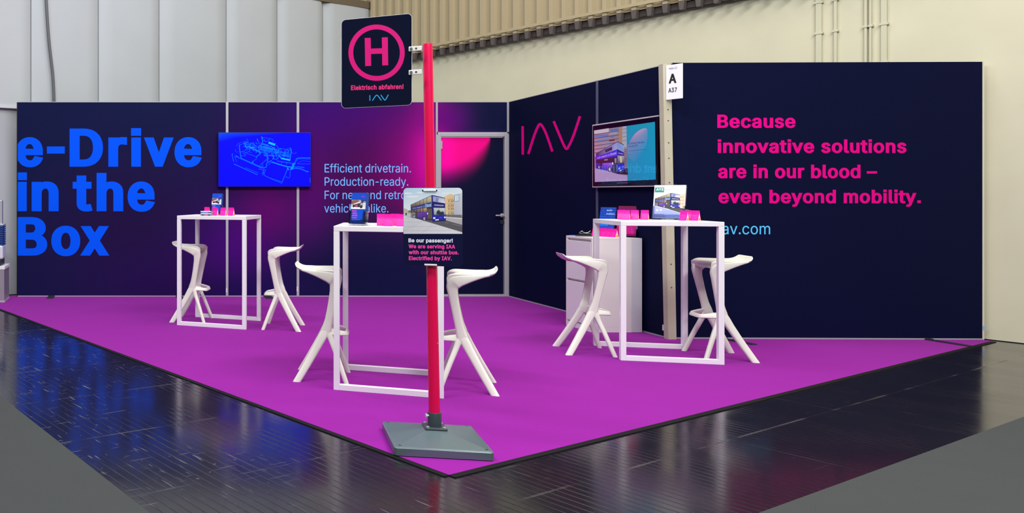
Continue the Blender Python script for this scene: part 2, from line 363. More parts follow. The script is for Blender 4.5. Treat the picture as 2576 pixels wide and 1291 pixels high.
o415|207,-8 182,-7 159,-2 137,6 117,16 98,30 82,46 68,64 56,85 46,108 40,133 36,159 34,187 36,216 40,243 46,268 56,291 68,312 82,330 98,346 117,360 137,371 159,378 182,383 207,384 233,383 256,378 278,371 299,360 317,346 333,330 347,312 359,291 369,268 376,243 380,216 381,187 380,159 376,133 369,108 359,85 347,64 333,46 317,30 299,16 278,6 256,-2 233,-7|207,46 226,48 242,51 257,57 270,66 282,76 292,89 300,102 307,117 312,134 316,151 318,169 319,187 318,206 316,224 312,242 307,258 300,274 292,287 282,300 270,310 257,319 242,325 226,329 207,330 189,329 173,325 158,319 145,310 134,300 124,287 115,274 108,258 103,242 99,224 97,206 96,187 97,169 99,151 103,134 108,117 115,102 124,89 134,76 145,66 158,57 173,51 189,48
p424|53,-143 53,379 112,379 112,319 118,319 137,346 147,355 158,364 171,373 188,379 207,383 229,384 252,383 274,378 294,371 313,361 330,347 345,332 359,313 370,293 379,270 385,245 389,218 390,189 389,160 385,133 379,108 370,84 359,64 346,45 330,29 313,16 294,5 274,-2 252,-7 229,-8 208,-7 189,-3 173,4 159,12 147,21 138,31 118,59 114,59 114,-143|220,47 237,48 253,51 267,57 279,66 291,76 301,88 309,101 316,117 321,133 325,151 327,170 328,189 327,209 325,227 321,245 316,261 309,276 301,290 291,301 280,311 267,319 253,325 237,329 220,330 203,329 188,325 174,320 161,312 150,302 140,291 132,278 125,263 120,247 116,229 113,210 113,189 113,169 116,150 120,132 125,115 132,100 140,86 150,75 162,65 174,57 188,51 204,48
q424|372,-143 311,-143 311,59 306,59 287,31 277,21 266,12 252,4 236,-3 217,-7 195,-8 172,-7 151,-2 130,5 111,16 94,29 79,45 66,64 55,84 46,108 39,133 35,160 34,189 35,218 39,245 46,270 55,293 66,313 79,332 95,347 112,361 131,371 151,378 173,383 196,384 218,383 237,379 253,373 267,364 278,355 287,346 307,319 313,319 313,379 372,379|205,47 221,48 236,51 250,57 263,65 274,75 284,86 293,100 299,115 305,132 309,150 311,169 312,189 311,210 309,229 305,247 300,263 293,278 284,291 275,302 263,312 251,320 237,325 221,329 205,330 187,329 172,325 157,319 145,311 133,301 124,290 115,276 108,261 103,245 99,227 97,209 96,189 97,170 99,151 103,133 109,117 115,101 124,88 134,76 145,66 158,57 172,51 188,48
r259|53,0 53,379 112,379 112,321 115,321 124,339 137,354 152,367 166,375 181,380 196,384 213,385 229,384 243,384 243,322 230,324 207,326 190,324 174,321 159,315 146,306 135,296 126,284 119,269 115,254 114,237 114,0
s365|182,-8 163,-7 145,-5 128,-2 112,3 98,10 84,18 72,27 62,38 53,50 45,63 40,78 36,94 94,107 101,87 111,72 124,60 141,52 160,47 181,45 200,46 217,50 232,55 244,62 258,74 265,88 268,103 266,115 262,126 254,136 243,144 229,150 212,155 149,170 125,177 104,186 87,196 72,208 61,222 53,237 48,255 47,274 48,290 51,305 57,319 65,332 75,343 87,354 100,363 115,370 131,377 149,381 167,384 187,384 206,384 223,381 239,378 254,372 271,363 286,352 299,339 309,324 318,308 324,290 268,277 262,291 254,304 243,316 228,325 210,331 187,333 166,331 147,326 131,317 119,305 111,292 109,277 110,264 115,253 124,243 136,235 152,229 172,223 229,209 254,202 275,194 292,183 306,171 317,158 325,142 330,125 331,107 330,90 326,75 321,61 312,47 302,35 290,24 276,15 260,6 242,0 223,-5 203,-7
t227|204,379 204,327 6,327 6,379|65,471 126,471 126,98 127,83 130,70 136,61 144,55 156,51 170,50 185,51 202,54 213,2 192,-3 168,-4 145,-3 125,2 107,10 92,21 80,35 72,52 67,71 65,93
u410|182,-5 164,-4 146,-1 130,4 115,11 101,20 89,31 78,44 69,59 62,76 57,95 54,116 53,139 53,379 114,379 114,144 115,123 119,105 127,89 137,75 150,64 164,56 181,52 200,50 218,51 234,55 249,62 263,71 274,83 283,97 290,113 295,132 296,153 296,379 357,379 357,0 298,0 298,92 307,92 297,67 286,47 272,30 257,17 240,7 222,0 203,-4
v389|163,0 17,379 84,379 165,155 187,87 206,21 184,21 203,87 224,155 305,379 371,379 226,0
w567|138,0 23,379 87,379 133,214 154,137 175,41 165,41 186,135 206,214 252,379 316,379 362,214 382,136 402,41 391,41 413,135 434,214 480,379 545,379 429,0 368,0 319,172 305,225 291,280 277,338 291,338 277,280 263,225 248,172 199,0
x379|21,0 171,218 171,171 29,379 100,379 147,306 179,253 207,206 175,206 202,253 233,306 282,379 352,379 209,169 209,214 358,0 287,0 231,85 200,136 173,182 205,182 178,136 148,85 91,0
y389|47,-139 61,-86 71,-87 83,-89 94,-90 104,-89 113,-86 122,-81 130,-74 138,-64 145,-51 151,-36 163,-1 17,379 84,379 165,155 187,87 206,21 184,21 202,87 224,155 305,379 371,379 204,-58 196,-77 187,-93 177,-107 165,-119 153,-128 139,-136 125,-141 109,-144 91,-145 65,-143
z380|42,0 42,46 254,320 254,323 48,323 48,379 333,379 333,331 126,60 126,56 339,56 339,0
.188|95,-4 83,-3 73,1 63,9 55,18 51,29 50,41 51,53 55,64 63,73 73,81 83,85 95,87 107,85 118,81 128,73 135,64 140,53 141,41 140,29 135,18 128,9 118,1 107,-3
,188|38,-119 68,71 137,71 84,-119
!196|67,160 63,509 132,509 128,160|98,-4 86,-3 75,1 66,9 58,18 54,29 52,41 54,53 58,64 66,73 75,80 86,85 98,86 110,85 121,80 130,73 138,64 142,53 143,41 142,29 138,18 130,9 121,1 110,-3
–350|350,244 350,188 0,188 0,244
-453|337,244 337,188 114,188 114,244
/249|235,533 71,-76 14,-76 178,533
0453|227,-7 199,-5 174,1 151,11 130,24 111,41 95,62 80,86 69,113 60,144 53,178 49,214 48,254 49,294 53,330 60,364 69,395 81,422 95,447 112,467 130,484 151,498 174,508 200,514 227,516 254,514 279,508 302,498 323,484 342,467 358,447 372,422 384,395 393,364 400,330 404,294 405,254 404,214 400,178 393,144 384,113 373,86 359,62 342,41 323,24 302,11 279,1 254,-5|227,50 245,51 261,56 276,63 290,74 303,87 313,103 323,122 330,144 336,168 340,194 343,223 344,254 343,285 340,314 336,341 330,365 323,387 313,405 303,422 290,435 276,446 261,453 245,458 227,460 209,458 192,453 177,446 163,435 151,422 140,405 131,387 123,365 117,341 113,314 110,285 109,254 110,223 113,194 117,168 123,144 131,122 140,103 151,87 163,74 177,63 192,56 209,51
1453|76,0 76,55 391,55 391,0|276,509 276,0 212,0 212,448 209,448 86,358 86,427 198,509
2453|64,0 64,47 234,229 282,282 294,298 303,312 311,327 316,341 319,356 320,371 319,389 315,405 308,419 298,431 287,441 273,449 258,455 241,458 224,460 205,458 188,454 172,447 159,438 148,427 139,413 132,398 128,381 127,362 66,362 67,384 71,405 77,424 86,442 98,459 111,473 126,486 143,496 162,505 182,511 203,514 225,516 247,514 268,511 288,505 306,497 323,486 337,474 350,461 361,445 370,428 376,411 380,392 381,372 380,354 377,336 371,318 365,304 357,290 347,275 336,259 322,241 306,223 288,202 267,180 153,60 153,57 389,57 389,0
3453|218,-7 195,-6 173,-3 152,2 133,10 114,19 98,30 83,43 70,57 60,74 52,91 46,111 44,132 109,132 112,115 118,100 126,87 137,76 150,66 165,59 182,54 200,51 219,50 239,51 258,55 275,61 291,69 304,80 315,93 323,108 328,125 329,145 328,163 323,180 316,196 306,211 292,223 275,234 260,240 242,244 223,247 201,248 157,248 157,299 288,448 288,452 70,452 70,509 372,509 372,461 211,278 211,289 239,290 264,288 287,284 308,276 327,265 344,253 359,239 371,222 381,205 387,186 392,166 393,145 392,123 387,103 380,84 370,66 358,50 344,36 327,23 309,12 288,4 266,-2 243,-6
4453|40,105 40,158 247,509 311,509 109,166 109,163 413,163 413,105|282,0 282,121 282,146 282,318 343,318 343,0
5453|221,-7 199,-6 178,-2 159,3 140,11 123,21 108,32 94,45 83,60 73,76 66,93 62,111 60,130 122,130 125,115 130,102 138,89 148,78 160,68 173,60 188,54 204,51 221,50 241,51 259,56 276,64 291,75 304,89 314,104 322,122 326,141 328,162 327,178 324,193 320,208 314,221 303,237 290,251 275,262 257,270 238,275 218,277 201,276 184,273 167,268 152,262 139,255 128,246 67,253 96,509 366,509 366,452 151,452 134,301 136,301 148,311 162,318 178,325 194,330 212,333 229,334 247,333 263,330 279,326 294,321 308,314 321,306 334,296 345,285 355,273 364,260 372,246 379,231 384,215 388,199 390,181 391,163 390,139 385,117 379,95 369,76 357,57 343,41 327,27 309,15 289,6 268,-1 245,-5
6453|226,-7 203,-5 182,-1 161,5 142,15 125,26 109,40 96,56 84,74 75,94 69,115 65,138 64,162 65,180 68,199 73,219 80,239 89,261 102,285 118,311 137,340 252,509 322,509 151,261 145,261 151,270 157,279 165,288 174,295 184,302 196,307 208,311 221,313 235,314 257,313 278,309 298,303 316,295 332,284 346,271 359,257 370,240 378,221 384,201 388,180 389,157 388,134 384,112 377,92 368,73 356,55 343,39 327,26 310,14 291,5 271,-2 249,-6|226,48 245,50 263,55 279,63 293,73 304,86 314,101 322,119 326,137 327,157 326,178 322,196 314,213 304,228 293,241 279,251 263,259 245,264 226,265 207,264 190,259 174,252 160,241 148,229 138,214 131,197 126,179 125,158 126,138 131,119 138,102 148,86 160,73 174,63 190,55 207,50
7453|97,0 323,448 323,452 62,452 62,509 391,509 391,449 165,0
8453|226,-7 201,-6 178,-2 156,3 136,11 117,21 101,33 86,47 74,62 64,78 57,96 53,115 52,135 53,151 55,166 59,181 65,195 75,212 87,228 101,241 117,252 134,260 153,265 153,267 135,273 119,282 105,293 93,308 83,324 76,342 72,360 70,380 72,399 75,417 82,434 90,450 101,464 114,477 129,488 146,498 164,506 184,511 204,514 226,516 248,514 269,511 288,506 306,498 323,488 337,477 350,464 361,450 370,434 377,417 380,399 382,380 380,361 376,342 369,324 359,308 347,293 333,282 318,273 300,267 300,265 319,260 335,252 351,241 365,228 377,212 387,195 393,181 397,166 400,151 401,135 399,115 395,96 388,78 378,62 366,47 352,33 335,21 317,11 296,3 275,-2 251,-6|226,49 248,50 267,54 285,60 300,69 313,79 323,91 331,106 335,121 337,139 335,157 330,173 322,189 312,202 298,213 283,223 265,230 247,234 226,235 206,234 187,230 169,223 154,213 140,202 130,189 122,173 117,157 115,139 117,121 121,106 129,91 139,79 152,69 167,60 180,55 195,52 210,50|226,290 244,291 260,294 274,300 287,308 298,318 307,330 314,344 318,359 319,376 318,392 314,407 308,420 299,432 288,442 275,449 260,455 244,459 226,460 208,459 192,455 177,449 164,442 153,432 145,420 138,407 134,392 133,376 134,359 138,344 145,330 154,318 165,308 178,300 193,294 209,291
9453|226,516 249,514 271,510 291,503 310,494 328,482 343,468 356,452 368,434 377,414 384,393 388,371 389,347 388,328 385,309 380,290 373,270 363,248 350,224 334,197 315,168 200,0 130,0 301,248 307,248 302,238 295,229 287,221 278,214 268,207 257,202 245,198 232,195 218,195 195,196 175,199 155,206 137,214 121,225 106,237 94,252 83,269 74,287 68,307 65,329 64,352 65,375 69,397 75,417 85,436 96,454 110,469 125,483 143,494 162,504 182,510 203,514|226,460 207,459 190,454 174,446 160,435 148,423 138,407 131,390 127,372 125,352 127,331 131,313 138,295 148,280 160,268 174,257 190,250 207,245 226,243 245,245 263,249 279,257 293,267 305,280 314,295 322,312 326,330 327,350 326,371 322,390 314,407 305,422 293,435 279,446 263,454 245,459
 188|
'''

def load_glyphs():
    G = {}
    for ln in GLYPHS.strip('\n').split('\n'):
        head, *cs = ln.split('|')
        ch, adv = head[0], int(head[1:])
        G[ch] = (adv, [[tuple(map(int, q.split(','))) for q in c.split()] for c in cs if c])
    return G

GL = load_glyphs()
GL['x'] = (GL['x'][0], [[(29, 379), (100, 379), (358, 0), (287, 0)], [(282, 379), (352, 379), (91, 0), (21, 0)]])
_a, _c = GL['-']
GL['-'] = (_a - 90, [[(q[0] - 45, q[1]) for q in c] for c in _c])

def sarea(c):
    return sum(c[i][0] * c[(i + 1) % len(c)][1] - c[(i + 1) % len(c)][0] * c[i][1] for i in range(len(c))) / 2

def inside(p, c):
    r = False
    for i in range(len(c)):
        (x1, y1), (x2, y2) = c[i], c[(i + 1) % len(c)]
        if (y1 > p[1]) != (y2 > p[1]) and p[0] < (x2 - x1) * (p[1] - y1) / (y2 - y1) + x1:
            r = not r
    return r

def fatten(c, wx, wy):
    """offset a contour to its ink-free side by (wx, wy)"""
    n = len(c)
    out = []
    for i in range(n):
        a, b, d = c[i - 1], c[i], c[(i + 1) % n]
        e1 = Vector((b[0] - a[0], b[1] - a[1]))
        e2 = Vector((d[0] - b[0], d[1] - b[1]))
        if e1.length < 1e-6 or e2.length < 1e-6:
            out.append(b)
            continue
        e1.normalize()
        e2.normalize()
        n1, n2 = Vector((-e1.y, e1.x)), Vector((-e2.y, e2.x))
        m = n1 + n2
        if m.length < .35:
            m = n1
        else:
            m = m / max(.45, m.dot(n1))
        out.append((b[0] + m.x * wx, b[1] + m.y * wy))
    return out

def fill(contours):
    """non-zero fill (ink where the winding is clockwise) cut into horizontal trapezoids"""
    E_ = []
    for c in contours:
        n = len(c)
        for i in range(n):
            (xa, ya), (xb, yb) = c[i], c[(i + 1) % n]
            if abs(ya - yb) > 1e-9:
                E_.append((xa, ya, xb, yb, 1) if ya < yb else (xb, yb, xa, ya, -1))
    ys = {round(e[1], 4) for e in E_} | {round(e[3], 4) for e in E_}
    for i in range(len(E_)):
        a = E_[i]
        for j in range(i):
            b = E_[j]
            lo, hi = max(a[1], b[1]), min(a[3], b[3])
            if hi - lo < 1e-6:
                continue
            fa = lambda y, e: e[0] + (e[2] - e[0]) * (y - e[1]) / (e[3] - e[1])
            d0, d1 = fa(lo, a) - fa(lo, b), fa(hi, a) - fa(hi, b)
            if d0 * d1 < -1e-9:
                ys.add(round(lo + (hi - lo) * d0 / (d0 - d1), 4))
    ys = sorted(ys)
    out = []
    for y0, y1 in zip(ys[:-1], ys[1:]):
        if y1 - y0 < 1e-3:
            continue
        m = (y0 + y1) / 2
        act = []
        for xa, ya, xb, yb, sg in E_:
            if ya < m < yb:
                g = (xb - xa) / (yb - ya)
                act.append((xa + g * (m - ya), xa + g * (y0 - ya), xa + g * (y1 - ya), sg))
        act.sort()
        w = 0
        for k, e in enumerate(act[:-1]):
            w += e[3]
            if w > 0:
                nx = act[k + 1]
                out.append([(e[1], y0), (nx[1], y0), (nx[2], y1), (e[2], y1)])
    return out

GCACHE = {}

def glyph(ch, wx, wy):
    key = (ch, wx, wy)
    if key not in GCACHE:
        adv, cs = GL[ch]
        use = []
        for c in cs:
            xs, ys = [p[0] for p in c], [p[1] for p in c]
            w, h = max(xs) - min(xs), max(ys) - min(ys)
            if wx > 15 and ch in 'i.!j' and abs(w - h) < 12 and w < 110:      # heavy cuts have square dots
                q = w * .10
                c = [(min(xs) + q, min(ys) + q), (min(xs) + q, max(ys) - q), (max(xs) - q, max(ys) - q), (max(xs) - q, min(ys) + q)]
            use.append(fatten(c, wx, wy) if wx else c)
        xs = [p[0] for c in use for p in c] or [0]
        GCACHE[key] = (adv, fill(use), min(xs), max(xs))
    return GCACHE[key]

def text_tris(body, wx=0., wy=None, track=0.):
    """filled pieces of a line of text in em/1000 units, plus its x extent and cap height"""
    wy = wx * .7 if wy is None else wy
    x = 0.
    out = []
    x0, x1 = 1e9, -1e9
    for ch in body:
        if ch not in GL:
            continue
        adv, polys, a, b = glyph(ch, wx, wy)
        out += [[(p[0] + x, p[1]) for p in q] for q in polys]
        if polys:
            x0, x1 = min(x0, a + x), max(x1, b + x)
        x += adv + track + wx * 1.15
    return out, x0, x1, 509 + 2 * wy, -wy

def text_px(body, xl, xr, base, cap, wx=0., wy=None, track=0., sx=None):
    """text fitted between pixel columns xl..xr on a baseline row, cap height in pixels -> triangles in pixels"""
    tris, x0, x1, ch, yb = text_tris(body, wx, wy, track)
    s = (xr - xl) / (x1 - x0) if xr is not None else sx
    sy = cap / ch
    return [[(xl + (p[0] - x0) * s, base - (p[1] - yb) * sy) for p in t] for t in tris], s

def ribbon(pts, w):
    """constant-width stroke through a polyline (pixel space), as quads"""
    n = len(pts)
    L, Rr = [], []
    for i in range(n):
        a, b = Vector(pts[max(0, i - 1)]), Vector(pts[min(n - 1, i + 1)])
        t = (b - a).normalized()
        nn = Vector((-t.y, t.x)) * (w / 2)
        L.append(tuple(Vector(pts[i]) + nn))
        Rr.append(tuple(Vector(pts[i]) - nn))
    return [[L[i], L[i + 1], Rr[i + 1], Rr[i]] for i in range(n - 1)]

def logo_strokes(m, w):
    """the three-stroke wordmark; m maps unit coords (0..1 wide, 0..1 high, y down) to the target space"""
    out = [ribbon([m(.02, 0), m(.02, 1)], w)]
    A = [(.155, 1), (.245, .52), (.325, .16), (.385, .03), (.445, .16), (.53, .52), (.625, 1)]
    V = [(.61, 0), (.70, .48), (.785, .84), (.845, .97), (.90, .84), (.965, .45), (1.0, .0)]
    V = [(.60, 0), (.69, .45), (.765, .82), (.815, .95), (.865, .82), (.93, .43), (1.0, 0)]
    for P in (A, V):
        out.append(ribbon([m(*p) for p in catmull(P, 5)], w))
    return [q for r in out for q in r]

def decal(name, polys, pmap, m, parent, off=.002, label=None):
    """flat lettering: polygons in pixel space mapped on a plane, off = distance in front of it"""
    bm = bmesh.new()
    for P in polys:
        vs = []
        for p in P:
            s, z = pmap(*p)
            vs.append(bm.verts.new((s, -off, z)))
        try:
            f = bm.faces.new(vs)
        except ValueError:
            continue
        f.normal_update()
        if f.normal.y > 0:
            f.normal_flip()
    return obj(name, bm, m, parent, label=label)

class Plane:
    """an upright plane: origin on the floor (x, y), direction along it as seen left to right"""
    def __init__(self, a, b):
        self.o = Vector(a)
        d = Vector(b) - Vector(a)
        self.len = d.length
        self.d = d.normalized()
        self.rz = math.atan2(self.d.y, self.d.x)
    def __call__(self, px, py):
        k = (px - PX) / F
        s = (k * self.o.y - self.o.x) / (self.d.x - k * self.d.y)
        Y = self.o.y + s * self.d.y
        return s, CAMH - (py - PY) * Y / F

def floor_pt(px, py, z=0.0):
    Y = (CAMH - z) * F / (py - PY)
    return Vector(((px - PX) * Y / F, Y, z))

class Print:
    """a printed picture: stacked flat colour polygons in one mesh"""
    def __init__(self, mapf, step=.00012, bright=1.0):
        self.g = bright
        self.bm = bmesh.new()
        self.cl = self.bm.loops.layers.float_color.new('Col')
        self.m, self.step = mapf, step
    def poly(self, pts, col, layer=0, tess=True):
        cols = col if isinstance(col, list) else [col] * len(pts)
        mp = [self.m(*p) for p in pts]
        vs = [self.bm.verts.new((a, -self.step * layer, b)) for a, b in mp]
        if tess and len(pts) > 4:
            tris = tessellate_polygon([[Vector((a, b, 0)) for a, b in mp]])
        else:
            tris = [tuple(range(len(pts)))]
        for t in tris:
            try:
                f = self.bm.faces.new([vs[i] for i in t])
            except ValueError:
                continue
            f.normal_update()
            if f.normal.y > 0:
                f.normal_flip()
            for lp in f.loops:
                c = cols[vs.index(lp.vert)]
                lp[self.cl] = rgb(*[255 * (k / 255.0) ** self.g for k in c])
    def rect(self, x0, y0, x1, y1, col, layer=0):
        if isinstance(col, list):
            col = [col[0], col[0], col[1], col[1]]
        self.poly([(x0, y0), (x1, y0), (x1, y1), (x0, y1)], col, layer)
    def ell(self, cx, cy, rx, ry, col, layer=0, n=18):
        self.poly([(cx + rx * math.cos(2 * math.pi * i / n), cy + ry * math.sin(2 * math.pi * i / n)) for i in range(n)], col, layer)
    def tris(self, T, col, layer=0):
        for t in T:
            self.poly(t, col, layer, tess=False)
    def line(self, pts, w, col, layer=0):
        self.tris(ribbon(pts, w), col, layer)
    def text(self, body, xl, xr, base, cap, col, layer, wx=0., warp=None):
        T, _ = text_px(body, xl, xr, base, cap, wx)
        if warp:
            T = [[warp(*p) for p in t] for t in T]
        self.tris(T, col, layer)
    def done(self, name, m, parent, off=0.0, label=None):
        for v in self.bm.verts:
            v.co.y -= off
        return obj(name, self.bm, m, parent, label=label)

def print_mat(name, emit=0., rough=.4, coat=0., spec=.5, base=True):
    if name in MATS:
        return MATS[name]
    m = bpy.data.materials.new(name)
    m.use_nodes = True
    nt = m.node_tree
    p = nt.nodes['Principled BSDF']
    a = nt.nodes.new('ShaderNodeAttribute')
    a.attribute_name = 'Col'
    if emit:
        p.inputs['Base Color'].default_value = (.004, .004, .004, 1)
        nt.links.new(a.outputs['Color'], p.inputs['Emission Color'])
        p.inputs['Emission Strength'].default_value = emit
    else:
        nt.links.new(a.outputs['Color'], p.inputs['Base Color'])
    p.inputs['Roughness'].default_value = rough
    p.inputs['Specular IOR Level'].default_value = spec
    p.inputs['Coat Weight'].default_value = coat
    MATS[name] = m
    return m

def bus(P, L, tint=0, text=True):
    """double-deck coach seen from its front right corner; coordinates of the sign's photo (172..945, 115..715)"""
    navy, body = ((34, 26, 78), (88, 40, 150)) if not tint else ((46, 40, 120), (120, 60, 190))
    P.poly([(300, 500), (560, 552), (735, 540), (945, 600), (945, 690), (480, 556)], (66, 64, 70), L)
    P.poly([(275, 335), (545, 214), (556, 548), (275, 500)], navy, L + 1)
    # upper deck side windows
    P.poly([(281, 334), (540, 224), (546, 300), (281, 366)], [(96, 78, 60), (196, 190, 158), (150, 138, 104), (70, 52, 48)], L + 2)
    for t in (.22, .42, .60, .77):
        x = 281 + 262 * t
        y0, y1 = 334 - 110 * t, 366 - 66 * t
        P.poly([(x, y0), (x + 5, y0 - 2), (x + 5, y1 - 1), (x, y1)], (52, 40, 56), L + 3)
    # advertising band
    P.poly([(275, 370), (548, 302), (552, 366), (275, 400)], (40, 34, 104), L + 2)
    if text:
        def wp(x, y):
            t = (x - 280) / 268.0
            return (x, (400 - 32 * t) + (y - 400) * (.42 + .62 * t))
        P.text("ich mach 'n", 300, 452, 390, 34, (120, 160, 240), L + 3, 14, wp)
        P.text('Diesel', 462, 545, 392, 50, (150, 205, 255), L + 3, 22, wp)
    # lower deck
    P.poly([(282, 408), (484, 376), (484, 430), (282, 438)], [(78, 58, 52), (190, 150, 92), (120, 84, 62), (60, 44, 46)], L + 2)
    for x in (318, 350, 392, 430):
        t = (x - 282) / 202
        P.poly([(x, 408 - 32 * t), (x + 8, 407 - 32 * t), (x + 8, 438 - 8 * t), (x, 438 - 8 * t)], (40, 30, 44), L + 3)
    P.poly([(360, 440), (484, 432), (484, 528), (360, 502)], [body, (70, 36, 160), (38, 24, 110), (70, 34, 130)], L + 2)
    P.poly([(275, 440), (334, 438), (334, 508), (275, 498)], (112, 112, 120), L + 2)
    for y in (452, 464, 476):
        P.line([(280, y), (330, y + 2)], 3, (70, 70, 80), L + 3)
    P.poly([(336, 420), (358, 416), (358, 508), (336, 504)], (48, 42, 56), L + 3)
    P.poly([(486, 376), (552, 370), (554, 546), (486, 530)], (44, 36, 40), L + 2)
    for x in (496, 516, 536):
        P.poly([(x, 392), (x + 9, 390), (x + 9, 520), (x, 516)], (98, 84, 74), L + 3)
    P.rect(488, 440, 500, 462, (225, 230, 240), L + 4)
    # front
    P.poly([(547, 212), (575, 214), (716, 246), (731, 540), (690, 548), (555, 550)], (20, 16, 92), L + 2)
    P.poly([(562, 224), (712, 254), (720, 318), (563, 294)], [(122, 130, 180), (172, 180, 216), (214, 216, 236), (128, 134, 196)], L + 3)
    P.poly([(600, 240), (640, 250), (630, 300), (596, 296)], (108, 116, 172), L + 4)
    P.poly([(560, 298), (722, 320), (722, 378), (560, 372)], (20, 18, 84), L + 3)
    if text:
        P.text('Electrified by IAV', 584, 704, 348, 17, (216, 226, 255), L + 4, 20, lambda x, y: (x, y + (x - 584) * .07))
    P.poly([(572, 376), (720, 380), (722, 470), (578, 468)], [(186, 198, 204), (206, 214, 220), (110, 120, 130), (120, 130, 140)], L + 3)
    P.poly([(606, 462), (616, 420), (640, 404), (662, 430), (700, 424), (712, 468), (660, 470)], (30, 32, 40), L + 4)
    P.line([(640, 382), (646, 468)], 4, (30, 30, 44), L + 5)
    P.poly([(558, 470), (731, 470), (731, 532), (700, 542), (560, 550)], (22, 20, 150), L + 3)
    P.poly([(566, 500), (594, 498), (594, 520), (568, 522)], (235, 240, 255), L + 4)
    P.poly([(708, 490), (728, 490), (728, 510), (710, 512)], (225, 232, 250), L + 4)
    P.poly([(594, 528), (640, 524), (640, 538), (594, 543)], (230, 232, 240), L + 4)
    P.line([(645, 503), (682, 501)], 7, (110, 60, 190), L + 4)
    P.poly([(556, 546), (731, 534), (731, 546), (560, 556)], (22, 20, 40), L + 3)
    for cx, cy, rx, ry in ((448, 516, 19, 32), (312, 488, 14, 24)):
        P.ell(cx, cy, rx, ry, (26, 22, 34), L + 3)
        P.ell(cx + 3, cy + 2, rx * .62, ry * .66, (176, 186, 200), L + 4)
        P.ell(cx + 3, cy + 2, rx * .3, ry * .34, (96, 100, 116), L + 5)

def street(P, L):
    """sky, houses, pavement and road behind the coach on the sign"""
    P.poly([(172, 115), (945, 115), (945, 500), (172, 500)], [(150, 188, 222), (206, 222, 236), (238, 236, 228), (224, 232, 236)], L)
    for x, y, rx, ry in ((240, 190, 60, 12), (300, 232, 90, 14), (420, 180, 70, 10), (560, 150, 110, 14), (760, 190, 90, 16)):
        P.ell(x, y, rx, ry, (214, 226, 236), L + 1)
    P.poly([(172, 396), (198, 384), (222, 392), (246, 412), (276, 420), (276, 484), (172, 484)], (168, 162, 148), L + 1)
    P.poly([(240, 418), (262, 406), (280, 418), (280, 440), (244, 438)], (104, 96, 62), L + 2)
    P.poly([(172, 440), (276, 444), (276, 500), (172, 478)], (176, 178, 182), L + 2)
    P.line([(172, 446), (276, 450)], 3, (92, 92, 98), L + 3)
    P.rect(206, 444, 224, 474, (44, 42, 48), L + 4)
    P.poly([(700, 240), (760, 206), (800, 198), (838, 214), (838, 486), (728, 486)], [(222, 184, 126), (226, 190, 132), (232, 198, 142), (214, 176, 120), (196, 160, 112), (214, 184, 140)], L + 1)
    for y in (262, 318, 362, 420):
        P.poly([(752, y), (800, y - 4), (836, y + 2), (836, y + 10), (752, y + 8)], (176, 140, 92), L + 2)
        for x in (764, 796, 818):
            P.rect(x, y + 16, x + 14, y + 40, (120, 98, 76), L + 2)
    P.poly([(836, 218), (942, 182), (942, 490), (836, 486)], [(176, 182, 200), (190, 194, 210), (168, 172, 186), (160, 164, 178)], L + 2)
    P.poly([(842, 210), (904, 200), (904, 292), (842, 296)], (104, 116, 132), L + 3)
    P.poly([(850, 216), (872, 212), (872, 288), (850, 290)], (206, 232, 240), L + 4)
    P.poly([(876, 212), (898, 208), (898, 286), (876, 288)], (190, 220, 232), L + 4)
    P.poly([(728, 462), (942, 470), (942, 506), (728, 494)], (92, 90, 96), L + 3)
    for x in (770, 812, 842, 876, 910):
        P.rect(x, 464, x + 5, 504, (52, 50, 56), L + 4)
    P.poly([(730, 494), (945, 508), (945, 524), (730, 508)], (206, 204, 208), L + 4)
    P.poly([(172, 480), (300, 500), (730, 506), (945, 520), (945, 715), (172, 715)], [(186, 186, 194), (150, 148, 154), (150, 146, 150), (158, 154, 158), (140, 138, 144), (190, 190, 200)], L + 2)
    P.poly([(172, 482), (282, 504), (482, 556), (945, 700), (945, 715), (172, 715)], [(196, 198, 206), (188, 190, 198), (196, 196, 206), (214, 214, 222), (212, 212, 222), (184, 184, 196)], L + 3)
    P.line([(282, 508), (482, 560), (945, 704)], 5, (222, 222, 228), L + 4)
    for a, b in (((172, 560), (420, 560)), ((172, 620), (620, 620)), ((172, 672), (800, 672)), ((250, 500), (172, 530)), ((400, 560), (290, 640)), ((560, 600), (430, 700)), ((330, 580), (172, 690))):
        P.line([a, b], 3, (160, 160, 170), L + 4)
    P.line([(720, 566), (945, 618)], 6, (196, 194, 198), L + 4)

# ------------------------------------------------------------------ shared materials
WHITE = mat('white_lacquer', (233, 231, 236), .35)
PLASTIC = mat('ivory_plastic', (226, 227, 214), .42)
NAVY = mat('navy_panel', (9, 14, 47), .7, spec=.06)
ALU = mat('aluminium', (170, 170, 178), .4, .15)
STEEL = mat('brushed_steel', (186, 188, 194), .32, .35)
BLACK = mat('black_plastic', (14, 12, 18), .4)
DARKRUB = mat('dark_steel_foot', (34, 36, 46), .5)
BLUE = mat('bright_blue_film', (0, 84, 244), .6, spec=.05)
SKYB = mat('pale_blue_film', (110, 178, 255), .5, spec=.3)
CYAN = mat('cyan_film', (40, 168, 235), .5, spec=.3)
LCYAN = mat('light_cyan_film', (88, 200, 255), .5, spec=.3)
PINK = mat('magenta_film', (224, 0, 134), .6, spec=.08)
SIGNPINK = mat('sign_magenta_film', (212, 8, 120), .35)
SIGNTEXT = mat('sign_pink_film', (236, 46, 126), .4)
PRINTM = print_mat('printed_paper')
PRINTG = print_mat('printed_sign_film', rough=.3)

